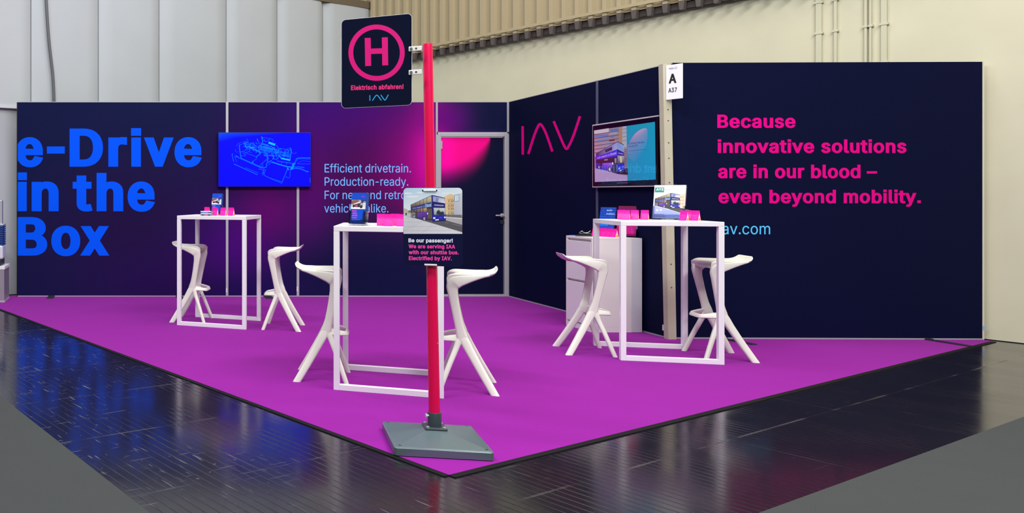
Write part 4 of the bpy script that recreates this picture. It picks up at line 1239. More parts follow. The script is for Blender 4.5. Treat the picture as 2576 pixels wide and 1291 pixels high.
P.poly([(345, 448), (430, 436), (430, 456), (345, 466)], (88, 44, 52), 2)
P.poly([(496, 246), (550, 238), (552, 560), (496, 520)], (172, 134, 104), 2)
P.poly([(552, 238), (616, 228), (622, 560), (552, 540)], (170, 172, 190), 1)
for y0 in (280, 340, 400, 460):
    P.line([(556, y0), (616, y0 - 12)], 6, (96, 96, 110), 2)
for y0 in range(600, 900, 26):
    P.line([(560, y0), (624, y0 - 4)], 9, (60, 52, 66), 2)
P.poly([(120, 700), (620, 720), (631, 1076), (122, 1094)], [(120, 84, 96), (140, 120, 130), (172, 152, 196), (184, 152, 204)], 1)
P.poly([(122, 880), (460, 968), (628, 1010), (631, 1076), (122, 1094)], (176, 152, 200), 2)
P.poly([(380, 940), (640, 880), (640, 985), (480, 970)], (36, 26, 46), 3)
# coach on the slide
P.poly([(140, 655), (475, 468), (480, 940), (400, 935), (140, 885)], (64, 34, 190), 4)
P.poly([(145, 655), (470, 476), (472, 590), (150, 700)], [(40, 24, 70), (150, 160, 220), (170, 170, 220), (60, 40, 120)], 5)
P.poly([(280, 600), (395, 545), (395, 600), (290, 640)], (52, 40, 90), 6)
P.line([(150, 652), (472, 474)], 9, (66, 60, 130), 6)
P.poly([(145, 706), (474, 590), (476, 680), (145, 752)], [(120, 40, 210), (40, 40, 225), (60, 70, 235), (110, 50, 220)], 5)
def wp(x, y):
    t = (x - 150) / 320.0
    return (x, 742 - 74 * t + (y - 742) * (.8 + .9 * t))
P.text("ich mach 'n Diesel", 165, 462, 738, 26, (196, 170, 255), 6, 18, wp)
P.poly([(145, 756), (400, 712), (400, 790), (145, 805)], [(44, 26, 40), (70, 40, 50), (50, 30, 40), (40, 24, 36)], 5)
P.poly([(270, 746), (325, 738), (325, 758), (270, 764)], (190, 130, 120), 6)
P.poly([(240, 806), (400, 796), (400, 900), (240, 880)], [(150, 70, 230), (190, 110, 230), (70, 40, 210), (60, 30, 190)], 6)
P.poly([(205, 800), (238, 800), (238, 886), (205, 880)], (50, 30, 60), 6)
P.poly([(394, 716), (474, 700), (474, 940), (394, 920)], (44, 34, 54), 6)
P.line([(420, 920), (420, 830), (440, 812), (465, 830), (466, 925)], 7, (80, 130, 190), 7)
P.poly([(396, 790), (412, 790), (412, 830), (396, 826)], (235, 235, 250), 7)
P.poly([(430, 730), (462, 722), (462, 800), (436, 800)], (150, 140, 160), 7)
P.poly([(472, 470), (576, 520), (580, 640), (474, 585)], [(130, 150, 215), (150, 176, 225), (120, 160, 215), (150, 160, 225)], 6)
P.line([(472, 468), (578, 522)], 12, (70, 70, 110), 7)
P.poly([(474, 585), (580, 640), (580, 690), (476, 684)], (40, 34, 150), 6)
P.text('Electrified', 492, 566, 655, 18, (190, 190, 255), 7, 20, lambda x, y: (x, y + (x - 492) * .2))
P.poly([(480, 690), (578, 696), (584, 810), (482, 820)], [(150, 160, 180), (170, 170, 170), (60, 60, 80), (50, 50, 70)], 6)
P.poly([(510, 700), (545, 702), (552, 790), (520, 796)], (206, 196, 170), 7)
P.poly([(480, 815), (585, 806), (588, 900), (482, 945)], (34, 40, 210), 6)
P.poly([(490, 880), (520, 862), (520, 895), (495, 905)], (120, 190, 255), 7)
P.poly([(548, 850), (582, 835), (582, 870), (555, 880)], (70, 110, 240), 7)
P.poly([(512, 918), (540, 905), (540, 918), (512, 930)], (230, 230, 240), 7)
for cx, cy, rx, ry in ((352, 896, 24, 46), (184, 862, 13, 30)):
    P.ell(cx, cy, rx, ry, (30, 20, 40), 7)
    P.ell(cx + 3, cy + 2, rx * .62, ry * .66, (200, 190, 200), 8)
# cyan half of the slide
P.poly([(616, 228), (1062, 163), (1076, 1056), (631, 1076)], [(0, 150, 190), (0, 158, 190), (0, 150, 205), (0, 140, 190)], 1)
lens = [(680, 450), (740, 360), (820, 295), (890, 265), (935, 270), (948, 310), (944, 420), (915, 540), (860, 640), (780, 760), (720, 770), (650, 700), (632, 560)]
lens_c = [(150, 140, 190), (190, 150, 190), (206, 160, 196), (196, 150, 190), (150, 150, 196), (90, 150, 196), (80, 150, 200), (60, 150, 200), (40, 145, 200), (30, 145, 196), (60, 140, 190), (90, 140, 190), (120, 140, 190)]
lens_p = catmull([a + b for a, b in zip(lens, lens_c)] + [lens[0] + lens_c[0]], 4)[:-1]
P.poly([q[:2] for q in lens_p], [tuple(max(0, min(255, k)) for k in q[2:]) for q in lens_p], 2)
INK = (24, 40, 140)
sl = lambda x, y: (x, y - (x - 650) * .10)
P.text('E-Drive in the box', 651, 897, 515, 30, INK, 3, 14, sl)
P.text('IAV ELCITY', 651, 797, 560, 30, INK, 3, 14, sl)
P.line([(652, 616), (800, 600), (940, 590)], 6, (40, 90, 170), 3)
P.rect(662, 664, 676, 678, (60, 110, 180), 3)
P.done('display', print_mat('glossy_lit_display', emit=.88, rough=.03, spec=.9, coat=1.0), SV, .0562)
bm = bmesh.new()
q = [C3(468, 1108), C3(636, 1108)]
box(bm, q[0][0], q[1][0], -.0575, -.055, q[0][1] - .004, q[0][1] + .002)
obj('control_strip', bm, mat('silver_line', (120, 116, 136), .3), SV)

# ------------------------------------------------------------------ bus-stop sign on its stand
RED = mat('red_painted_tube', (226, 0, 80), .28, spec=.5, coat=.3)
GREY = mat('grey_painted_steel', (96, 112, 118), .28, .25)
GREYD = mat('dark_grey_painted_steel', (62, 74, 80), .32, .25)
ZINC = mat('white_zinc_clamp', (226, 224, 226), .3)
stop = thing('bus_stop_sign', 'red bus stop pole with dark H sign and shuttle bus board on grey steel foot', 'sign', (1.592, 4.192, 0), 0)
B0 = Vector((1.592, 4.192, 0))
RB = R(-10)
MB = Matrix.Rotation(RB, 4, 'Z')
hb = .236
bm = bmesh.new()
rings = [rrect2(-hb, hb, -hb, hb, .018, 3), rrect2(-hb, hb, -hb, hb, .018, 3), rrect2(-hb + .004, hb - .004, -hb + .004, hb - .004, .016, 3),
         rrect2(-hb + .02, hb - .02, -hb + .02, hb - .02, .012, 3), rrect2(-.058, .058, -.058, .058, .004, 3), rrect2(-.05, .05, -.05, .05, .004, 3)]
zs = [.004, .040, .044, .046, .086, .086]
loft(bm, [[(p[0], p[1], z) for p in r] for r, z in zip(rings, zs)])
bmesh.ops.transform(bm, matrix=MB, verts=bm.verts)
fp = obj('foot_plate', bm, GREY, stop, True)
for sx_, sy_ in ((-1, -1), (1, -1), (-1, 1), (1, 1)):
    bm = bmesh.new()
    cyl(bm, (sx_ * (hb - .034), sy_ * (hb - .034), .044), .0095, .004, n=14)
    bmesh.ops.transform(bm, matrix=MB, verts=bm.verts)
    obj('corner_screw', bm, BLACK, fp, True)
for sx_, sy_ in ((-1, -1), (1, -1), (-1, 1), (1, 1)):
    bm = bmesh.new()
    box(bm, sx_ * .19 - .02, sx_ * .19 + .02, sy_ * .19 - .02, sy_ * .19 + .02, 0, .005)
    bmesh.ops.transform(bm, matrix=MB, verts=bm.verts)
    obj('rubber_pad', bm, BLACK, fp)
bm = bmesh.new()
box(bm, -.055, .055, -.055, .055, .086, .098, .004)
bmesh.ops.transform(bm, matrix=MB, verts=bm.verts)
fl = obj('flange', bm, GREYD, stop)
for sx_, sy_ in ((-1, -1), (1, -1), (-1, 1), (1, 1)):
    bm = bmesh.new()
    cyl(bm, (sx_ * .041, sy_ * .041, .098), .008, .006, n=6)
    bmesh.ops.transform(bm, matrix=MB, verts=bm.verts)
    obj('bolt', bm, STEEL, fl)
LEAN = Matrix.Translation((0, 0, .098)) @ Matrix.Rotation(R(-1.05), 4, 'Y') @ Matrix.Translation((0, 0, -.098))
bm = bmesh.new()
rr = [(.0345, .098), (.0345, .168), (.0335, .170), (.029, .170)]
loft(bm, [[(r * math.cos(2 * math.pi * i / 28), r * math.sin(2 * math.pi * i / 28), z) for i in range(28)] for r, z in rr])
sk = obj('socket', bm, GREYD, stop, True)
bm = bmesh.new()
cyl(bm, (-.034, -.006, .152), .006, -.012, 'X', 10)
cyl(bm, (-.044, -.006, .152), .011, -.006, 'X', 8)
obj('clamp_screw', bm, STEEL, sk, True)
bm = bmesh.new()
rings = []
for r, z in ((.0285, .10), (.0275, .6), (.0258, 1.4), (.0243, 2.085), (.0225, 2.102), (.012, 2.106)):
    rings.append([(r * math.cos(2 * math.pi * i / 32), r * math.sin(2 * math.pi * i / 32), z) for i in range(32)])
loft(bm, rings)
bmesh.ops.transform(bm, matrix=LEAN, verts=bm.verts)
pole = obj('pole', bm, RED, stop, True)
bm = bmesh.new()
cyl(bm, (.006, -.0272, .535), .0035, -.0012, 'Y', 8)
obj('paint_chip', bm, mat('orange_chip', (236, 120, 40), .5), pole, label='small orange chip in the red paint')

def board(plane, out, corner_px, r, thick, m, name, z_mid, parent):
    """rounded plate on a Plane: corner_px = (left, top, right, bottom) in photo pixels"""
    (s0, zt), (s1, zb) = plane(corner_px[0], corner_px[1]), plane(corner_px[2], corner_px[3])
    bm = bmesh.new()
    prism(bm, rrect2(s0, s1, zb, zt, r, 6), 0, thick)
    return obj(name, bm, m, parent), (s0, zt, s1, zb)

# H sign: a plate turned away on its left side, held by two clamps
SP = Plane((1.148, 4.344), (1.475, 4.185))
sign = link('sign_plate_frame', None)
def at_plane(pl):
    e = Matrix.Translation((pl.o.x - B0.x, pl.o.y - B0.y, 0)) @ Matrix.Rotation(pl.rz, 4, 'Z')
    return e
bpy.data.objects.remove(sign)
GLOSSNAVY = mat('gloss_navy_sign', (8, 14, 40), .14, spec=.35)
SIGNEDGE = mat('white_sign_edge', (215, 214, 220), .4)
s0, zt = SP(858.5, 50)
s1, zb = SP(1036.5, 264.5)
bm = bmesh.new()
prism(bm, rrect2(s0, s1, zb, zt, .024, 6), .0007, .004)
sp = obj('sign_plate', bm, SIGNEDGE, stop)
sp.matrix_basis = at_plane(SP)
bm = bmesh.new()
prism(bm, rrect2(s0 + .002, s1 - .002, zb + .002, zt - .002, .022, 6), 0, .0008)
obj('sign_face', bm, GLOSSNAVY, sp)
ring = []
N = 72
for i in range(N):
    a0, a1 = 2 * math.pi * i / N, 2 * math.pi * (i + 1) / N
    ring.append([(947.3 + 70.8 * math.cos(a0), 132.6 + 70.8 * math.sin(a0)), (947.3 + 70.8 * math.cos(a1), 132.6 + 70.8 * math.sin(a1)),
                 (947.3 + 58.6 * math.cos(a1), 132.6 + 58.6 * math.sin(a1)), (947.3 + 58.6 * math.cos(a0), 132.6 + 58.6 * math.sin(a0))])
decal('ring', ring, SP, SIGNPINK, sp, .0004, 'magenta ring')
Hq = [[(917.5, 95.6), (932.5, 95.2), (933.8, 165.8), (918.7, 166.4)], [(960.6, 94.2), (975.6, 93.6), (976.6, 164.2), (961.6, 164.8)],
      [(933, 122.4), (961, 121.3), (961.4, 135), (933.2, 136)]]
decal('letter', Hq, SP, SIGNPINK, sp, .0004, 'magenta letter H')
T, _ = text_px('Elektrisch abfahren!', 883, 1015, 227, 12, 34)
T = [[(x, y - (x - 883) * .024) for x, y in t] for t in T]
decal('lettering', T, SP, SIGNTEXT, sp, .0004, 'pink words Elektrisch abfahren!')
decal('wordmark', logo_strokes(lambda a, b: (929.5 + 47.5 * a, 239.6 - 1.3 * a + 14 * b), 2.1), SP, CYAN, sp, .0004, 'small light blue wordmark')
for py in (124, 183):
    bm = bmesh.new()
    sa, zm = SP(1028.5, py)
    sb, _z = SP(1061.5, py)
    box(bm, sa, sb, -.008, -.0005, zm - .0125, zm + .0125, .002)
    cl_ = obj('clamp', bm, ZINC, stop)
    cl_.matrix_basis = at_plane(SP)
    bm = bmesh.new()
    cyl(bm, (sa + .0125, -.008, zm), .0075, -.004, 'Y', 8)
    obj('bolt', bm, mat('green_zinc_bolt', (120, 132, 118), .35, .6), cl_)
    bm = bmesh.new()
    cyl(bm, (sa + .037, -.008, zm), .0055, -.0006, 'Y', 12)
    obj('bolt_hole', bm, mat('dark_hole', (70, 64, 60), .8), cl_)

# info board in front of the pole
IP = Plane((1.439, 4.208), (1.691, 4.096))
s0, zt = IP(1014.5, 472.5)
s1, zb = IP(1163.5, 672)
bm = bmesh.new()
prism(bm, rrect2(s0, s1, zb, zt, .020, 6), 0, .004)
ib = obj('info_board', bm, mat('navy_info_board', (9, 13, 56), .4, spec=.25), stop)
ib.matrix_basis = at_plane(IP)
K5 = lambda cx, cy: IP(980 + cx / 5.164, 450 + cy / 5.164)
# picture outline clipped to the board's rounded top corners
P = Print(K5, bright=.74)
street(P, 0)
bus(P, 4)
pic_r = 56
bmp = P.bm
pic = P.done('photo_print', PRINTG, ib, .0004, 'photo of a dark blue double-deck bus in a street')
# trim the print by the rounded corners (same outline as the board, inset 1 mm)
cx_, cz_ = (s0 + s1) / 2, (zt + zb) / 2
b2 = bmesh.new()
b2.from_mesh(pic.data)
def cut(co, no):
    bmesh.ops.bisect_plane(b2, geom=b2.verts[:] + b2.edges[:] + b2.faces[:], plane_co=co, plane_no=no, clear_outer=True)
rin, ins = .019, .0012
cut((s0 + ins, 0, 0), (-1, 0, 0))
cut((s1 - ins, 0, 0), (1, 0, 0))
cut((0, 0, zt - ins), (0, 0, 1))
for sgn, xc in ((-1, s0 + ins + rin), (1, s1 - ins - rin)):
    for q in range(1, 8):
        a = R(90 * q / 8)
        no = Vector((sgn * math.sin(a), 0, math.cos(a)))
        cut(Vector((xc, 0, zt - ins - rin)) + no * rin, no)
b2.to_mesh(pic.data)
b2.free()
sl = lambda k: (lambda x, y: (x, y + (x - 1028) * k))
rowsI = [('Be our passenger!', 1027.6, 1138.8, 609.8, 9.9, (236, 240, 255)), ('We are serving IAA', 1027.8, 1145, 624.8, 9.8, (255, 70, 176)),
         ('with our shuttle bus.', 1028, 1154.2, 639.6, 9.9, (255, 70, 176)), ('Electrified by IAV.', 1028.4, 1136.6, 654.6, 9.9, (255, 70, 176))]
P = Print(IP)
for body, xl, xr, base, cap, c in rowsI:
    T, _ = text_px(body, xl, xr, base, cap, 35)
    P.tris([[sl(.006)(*p) for p in t] for t in T], c, 0)
P.done('lettering', PRINTG, ib, .0005, 'white and pink shuttle bus text')
for px, py in ((1081, 479.5), (1083.5, 666.5)):
    s, z = IP(px, py)
    bm = bmesh.new()
    box(bm, s - .031, s + .031, -.005, 0, z - .0045, z + .0045, .002)
    o = obj('strap_clip', bm, mat('white_strap', (226, 228, 236), .4), ib)
    for q in (-1, 1):
        bm = bmesh.new()
        cyl(bm, (s + q * .033, .0, z), .0045, -.0015, 'Y', 10)
        obj('slot_hole', bm, BLACK, o)
s, z = IP(1082, 572)
for q in (-1, 1):
    bm = bmesh.new()
    box(bm, s - .02, s + .02, .004, .03, z + q * .165 - .015, z + q * .165 + .015)
    obj('pole_bracket', bm, STEEL, ib)

# ------------------------------------------------------------------ bar tables
def make_table(label):
    t = thing('bar_table', label, 'table', group='white bar tables')
    w, d, h, q = .365, .335, 1.1, .02
    obj('tabletop', nb(-w, w, -d, d, h - .036, h, .003), WHITE, t)
    for x in (-w, w - 2 * q):
        for y in (-d, d - 2 * q):
            obj('leg', nb(x, x + 2 * q, y, y + 2 * q, 0, h - .036, .002), WHITE, t)
    for y in (-d, d - 2 * q):
        obj('foot_rail', nb(-w + 2 * q, w - 2 * q, y, y + 2 * q, 0, .038, .002), WHITE, t)
    return t

def dup(root, loc, rz, label, group=None):
    r = root.copy()
    COL.objects.link(r)
    r.location = loc
    r.rotation_euler = (0, 0, rz)
    r['label'] = label
    for ch in list(root.children):
        c = ch.copy()
        COL.objects.link(c)
        c.parent = r
        for g in list(ch.children):
            e = g.copy()
            COL.objects.link(e)
            e.parent = c
    return r

TL, TF, TR = (.906, 8.168, R(-23)), (1.802, 5.573, R(-20)), (4.293, 6.553, R(-13.4))
t0 = make_table('white bar table in front of the blue headline wall at the left')
t0.location, t0.rotation_euler = (TL[0], TL[1], 0), (0, 0, TL[2])
t0.scale = (.972, .918, 1)
t1 = dup(t0, (TF[0], TF[1], 0), TF[2], 'white bar table right behind the red bus stop pole')
t1.scale = (.945, 1.05, 1)
t2 = dup(t0, (TR[0], TR[1], 0), TR[2], 'white bar table holding the upright magazine beside the navy slogan wall')
t2.scale = (.98, 1, 1)

# ------------------------------------------------------------------ bar stools
def seat_mesh():
    bm = bmesh.new()
    #      xc    xe     hw    zc    ze    edge bottom, centre thickness
    S = [(.070, .116, .176, .750, .742, .716, .034),
         (.066, .119, .182, .774, .768, .722, .052),
         (.036, .082, .188, .782, .785, .736, .042),
         (-.005, .018, .190, .773, .787, .748, .026),
         (-.060, -.050, .186, .767, .787, .757, .020),
         (-.112, -.107, .174, .768, .788, .764, .018),
         (-.152, -.149, .158, .776, .792, .773, .016),
         (-.178, -.176, .143, .794, .803, .786, .015),
         (-.191, -.189, .126, .814, .817, .802, .013),
         (-.197, -.194, .109, .821, .821, .811, .010)]
    rings = []
    for xc, xe, hw, zc, ze, eb, tc in catmull(S, 4):
        def X(u): return xc + (xe - xc) * abs(u) ** 1.6
        def Z(u): return zc + (ze - zc) * abs(u) ** 2.2
        r = []
        for u in (-1, -.93, -.75, -.5, -.25, 0, .25, .5, .75, .93, 1):
            dz = -.007 if abs(u) == 1 else 0
            r.append((X(u), u * hw, Z(u) + dz))
        r.append((X(.99), .985 * hw, max(eb, 0) + .004))
        r.append((X(.94), .94 * hw, eb))
        r.append((X(.84), .84 * hw, eb + .004))
        r.append((X(.78), .78 * hw, max(eb + .006, Z(.78) - tc - .012)))
        for u in (.5, 0, -.5):
            r.append((X(u), u * hw, Z(u) - tc))
        r.append((X(.78), -.78 * hw, max(eb + .006, Z(.78) - tc - .012)))
        r.append((X(.84), -.84 * hw, eb + .004))
        r.append((X(.94), -.94 * hw, eb))
        r.append((X(.99), -.985 * hw, eb + .004))
        rings.append(r)
    return loft(bm, rings)

def make_stool(label):
    t = thing('bar_stool', label, 'stool', group='white moulded bar stools')
    obj('seat', seat_mesh(), PLASTIC, t, True)
    for s in (-1, 1):
        bm = bmesh.new()
        blade(bm, [(-.140, .158 * s, .779, .014, .020), (-.095, .168 * s, .771, .028, .026), (-.040, .175 * s, .759, .046, .030), (.010, .176 * s, .746, .066, .032), (.044, .174 * s, .736, .080, .034),
                   (.070, .171 * s, .722, .090, .035), (.084, .167 * s, .694, .078, .035), (.082, .163 * s, .65, .064, .036), (.074, .157 * s, .60, .059, .037), (.058, .147 * s, .51, .055, .038),
                   (.040, .138 * s, .42, .057, .040), (.024, .131 * s, .355, .070, .044), (.012, .131 * s, .315, .062, .040)], 5)
        obj('upright', bm, PLASTIC, t, True)
        bm = bmesh.new()
        blade(bm, [(.030, .131 * s, .375, .050, .040), (.006, .134 * s, .325, .060, .044), (-.030, .143 * s, .255, .056, .044), (-.095, .167 * s, .135, .052, .042), (-.172, .200 * s, 0, .048, .040)], flat_end=0)
        obj('leg', bm, PLASTIC, t, True)
        bm = bmesh.new()
        blade(bm, [(.028, .131 * s, .365, .044, .038), (.046, .134 * s, .325, .044, .038), (.066, .142 * s, .27, .037, .035), (.110, .168 * s, .155, .034, .034), (.165, .200 * s, 0, .032, .033)], flat_end=0)
        obj('leg', bm, PLASTIC, t, True)
    bm = bmesh.new()
    path = [(.020, .130, .350), (.075, .124, .346), (.125, .112, .339), (.158, .088, .334), (.163, .04, .333), (.163, 0, .333)]
    path = path + [(x, -y, z) for x, y, z in reversed(path[:-1])]
    Pp = catmull(path, 5)
    rings = []
    for i, p in enumerate(Pp):
        a, b = Vector(Pp[max(0, i - 1)]), Vector(Pp[min(len(Pp) - 1, i + 1)])
        tg = (b - a).normalized()
        out = tg.cross(Vector((0, 0, 1))).normalized()
        if out.dot(Vector((p[0] - .05, p[1], 0))) < 0: out = -out
        up = (Vector((0, 0, 1)) - out * .45).normalized()
        sd = up.cross(tg).normalized()
        rings.append([Vector(p) + up * u + sd * v for u, v in rrect(.034 + .018 * min(1, max(0, (.14 - p[0]) / .1)), .018, .006, 2)])
    loft(bm, rings)
    obj('footrest', bm, PLASTIC, t, True)
    return t

st = make_stool('white moulded bar stool at the left table under the blue headline')
st.location, st.rotation_euler = (.642, 8.348, 0), (0, 0, R(-17))
for x, y, a, lab in ((1.496, 7.893, 162.5, 'white moulded bar stool standing right of the left table below the blue screen'),
                     (1.385, 5.747, -16.6, 'white moulded bar stool left of the table behind the red pole'),
                     (2.288, 5.462, 158, 'white moulded bar stool right of the table behind the red pole'),
                     (3.795, 6.682, -14.6, 'white moulded bar stool in front of the white cabinet'),
                     (4.752, 6.471, 166, 'white moulded bar stool right of the magazine table by the navy slogan wall')):
    dup(st, (x, y, 0), R(a), lab)

# ------------------------------------------------------------------ cabinet
cab = thing('cabinet', 'white two drawer cabinet against the navy side wall below the bus screen', 'cabinet', (4.618, 7.82, 0), WS.rz)
CW = mat('white_melamine', (228, 222, 220), .4)
CDR = mat('drawer_front', (226, 220, 224), .35)
# local x runs along the wall towards the camera, local -y faces the room
w, d, h = .222, .24, .9
bm = bmesh.new()
box(bm, -w, w, -d, d - .10, 0, .05)
box(bm, -w, -w + .018, -d, d - .10, .05, h - .02, .001)
box(bm, w - .018, w, -d, d - .10, .05, h - .02, .001)
box(bm, -w + .018, w - .018, -d + .03, d - .10, .05, h - .02)
box(bm, -w, w, -d, d - .10, h - .02, h, .002)
obj('body', bm, CW, cab)
bm = bmesh.new()
box(bm, -w, w, d - .10 + .001, d, 0, h - .004, .002)
obj('shaded_rear', bm, mat('shaded_melamine', (206, 206, 214), .4), cab)  # rear part of the body with a bluish shade put into its colour
for za, zb_ in ((.06, .455), (.478, .858)):
    obj('drawer', nb(-w + .02, w - .02, -d - .002, -d + .028, za, zb_, .002), CDR, cab)

# ------------------------------------------------------------------ small things on tables
ACR = bpy.data.materials.new('clear_acrylic')
ACR.use_nodes = True
nt = ACR.node_tree
for n_ in list(nt.nodes):
    nt.nodes.remove(n_)
o_ = nt.nodes.new('ShaderNodeOutputMaterial')
tr = nt.nodes.new('ShaderNodeBsdfTransparent')
tr.inputs['Color'].default_value = (.93, .95, .98, 1)
gl = nt.nodes.new('ShaderNodeBsdfGlossy')
gl.inputs['Roughness'].default_value = .05
fr = nt.nodes.new('ShaderNodeFresnel')
fr.inputs['IOR'].default_value = 1.5
mx = nt.nodes.new('ShaderNodeMixShader')
nt.links.new(fr.outputs[0], mx.inputs[0])
nt.links.new(tr.outputs[0], mx.inputs[1])
nt.links.new(gl.outputs[0], mx.inputs[2])
nt.links.new(mx.outputs[0], o_.inputs[0])

PK = mat('pink_card', (244, 0, 156), .45)
CREAM = mat('cream_card', (246, 226, 214), .6)
ORANGE = mat('orange_card', (250, 150, 60), .6)
PKTXT = mat('light_pink_print', (255, 84, 190), .5)

def make_packet(label):
    """folded packet: pinched top edge, open gusset at the sides, printed front"""
    t = thing('snack_packet', label, 'packet', group='pink wedge packets')
    w, h, dp = .028, .080, .024
    cu = [(dp, 0), (dp * .80, .2), (dp * .5, .45), (dp * .24, .7), (.0028, 1)]
    pr = catmull(cu, 4)
    bm = bmesh.new()
    for s in (-1, 1):
        A = [(bm.verts.new((-w, s * y, h * z)), bm.verts.new((w, s * y, h * z)), bm.verts.new((w, s * (y - .0012), h * z)), bm.verts.new((-w, s * (y - .0012), h * z))) for y, z in pr]
        for a_, b_ in zip(A[:-1], A[1:]):
            for k in range(4):
                bm.faces.new((a_[k], a_[(k + 1) % 4], b_[(k + 1) % 4], b_[k]))
        bm.faces.new(A[0])
        bm.faces.new(A[-1])
    box(bm, -w, w, -.003, .003, h - .012, h + .001)
    bmesh.ops.recalc_face_normals(bm, faces=bm.faces)
    body = obj('body', bm, PK, t, True)
    for s in (-1, 1):
        bm = bmesh.new()
        out = [(-y, h * z) for y, z in pr] + [(y, h * z) for y, z in reversed(pr)]
        A = [bm.verts.new((s * (w - .002), y * .96, z)) for y, z in out]
        B = [bm.verts.new((s * (w - .004), y * .96, z)) for y, z in out]
        bm.faces.new(A)
        bm.faces.new(list(reversed(B)))
        for i in range(len(A)):
            bm.faces.new((A[i], A[(i + 1) % len(A)], B[(i + 1) % len(A)], B[i]))
        bmesh.ops.recalc_face_normals(bm, faces=bm.faces)
        g = obj('gusset', bm, CREAM, t, label='cream gusset with an orange patch')
        bm = bmesh.new()
        q = [(-dp * .55, .001), (dp * .75, .001), (dp * .62, .016), (dp * .25, .026), (-dp * .1, .022), (-dp * .45, .012)]
        A = [bm.verts.new((s * (w - .0015), y, z)) for y, z in q]
        B = [bm.verts.new((s * (w - .0025), y, z)) for y, z in q]
        bm.faces.new(A)
        bm.faces.new(list(reversed(B)))
        for i in range(len(A)):
            bm.faces.new((A[i], A[(i + 1) % len(A)], B[(i + 1) % len(A)], B[i]))
        bmesh.ops.recalc_face_normals(bm, faces=bm.faces)
        obj('patch', bm, ORANGE, g)
    # faint print, laid on the curved front
    T = []
    for body_, y0, x0, x1, cap in (('Clever', 44, -18, 16, 8), ('oder', 58, 0, 18, 6), ('clever', 70, -20, 10, 7)):
        TT, _ = text_px(body_, x0, x1, y0, cap, 6)
        T += TT
    bm = bmesh.new()
    def yz(z):
        for (ya, za), (yb, zb2) in zip(pr[:-1], pr[1:]):
            if za <= z <= zb2:
                return ya + (yb - ya) * (z - za) / (zb2 - za)
        return pr[-1][0]
    for tr_ in T:
        vs = []
        for px, py in tr_:
            z = (80 - py) / 80.
            vs.append(bm.verts.new((px / 1000., -yz(z) - .0006, z * h)))
        try:
            f = bm.faces.new(vs)
        except ValueError:
            pass
    obj('lettering', bm, PKTXT, t)
    return t

def unit(w, h):
    """print coordinates 0..100 across, 0..100 down, on an upright sheet of w x h centred on x"""
    return lambda x, y: ((x / 100 - .5) * w, h * (1 - y / 100))

def flyer_print(P):
    """blue flyer: bus photo band, pink headline, small text"""
    P.rect(0, 0, 100, 100, (0, 70, 196), 0)
    P.line([(66, 14), (72, 11), (78, 14), (84, 11), (90, 13)], 1.6, (150, 70, 220), 1)
    P.rect(0, 24, 100, 54, [(196, 170, 160), (226, 226, 232)], 1)
    P.poly([(0, 26), (38, 24), (60, 27), (30, 34), (0, 38)], (130, 92, 78), 2)
    P.poly([(62, 24), (100, 24), (100, 34), (72, 32)], (40, 50, 120), 2)
    P.poly([(8, 37), (60, 30), (62, 48), (14, 47)], (52, 46, 52), 2)
    P.poly([(14, 37), (66, 29), (66, 33), (14, 40)], (225, 226, 232), 3)
    P.poly([(26, 41), (46, 39), (44, 46), (30, 46)], (190, 60, 130), 3)
    P.poly([(62, 29), (78, 32), (80, 50), (62, 49)], (60, 62, 70), 3)
    P.poly([(66, 34), (76, 35), (77, 41), (66, 41)], (180, 190, 205), 4)
    P.ell(70, 48, 6, 4, (24, 22, 26), 4)
    P.ell(16, 46, 5, 3, (24, 22, 26), 4)
    P.rect(84, 28, 100, 46, (206, 206, 216), 2)
    P.poly([(0, 47), (40, 50), (100, 51), (100, 54), (0, 54)], (236, 236, 240), 3)
    P.text('Above', 8, 42, 62.5, 4.6, (255, 70, 190), 1, 22)
    P.text('battery', 8, 46, 69.8, 4.6, (255, 70, 190), 1, 22)
    P.text('electric', 8, 50, 77.0, 4.6, (255, 70, 190), 1, 22)
    P.text('flying!', 8, 46, 84.2, 4.6, (214, 60, 214), 1, 22)
    P.rect(8, 88.2, 68, 89.2, (60, 140, 240), 1)
    P.rect(8, 91.0, 56, 92.0, (60, 140, 240), 1)

def holder(t, w, h, dpt, lean, lip, up=.96):
    """clear acrylic leaflet stand around a sheet of w x h: leaning back, side walls, front lip, base"""
    bm = bmesh.new()
    L = Matrix.Translation((0, 0, .0035 + (dpt + .003) * math.sin(R(lean)))) @ Matrix.Rotation(R(-lean), 4, 'X')
    box(bm, -w / 2 - .004, w / 2 + .004, dpt, dpt + .003, 0, h * up, M=L)
    box(bm, -w / 2 - .006, -w / 2 - .003, -.004, dpt + .003, 0, lip, M=L)
    box(bm, w / 2 + .003, w / 2 + .006, -.004, dpt + .003, 0, lip, M=L)
    box(bm, -w / 2 - .006, -w / 2 + .012, -.005, -.002, 0, lip, M=L)
    box(bm, w / 2 - .012, w / 2 + .006, -.005, -.002, 0, lip, M=L)
    box(bm, -w / 2 - .006, w / 2 + .006, -.005, -.002, 0, lip * .32, M=L)
    box(bm, -w / 2 - .006, w / 2 + .006, -.006, dpt + h * math.sin(R(lean)) * .62, .0005, .003)
    return obj('holder', bm, ACR, t, label='clear acrylic')

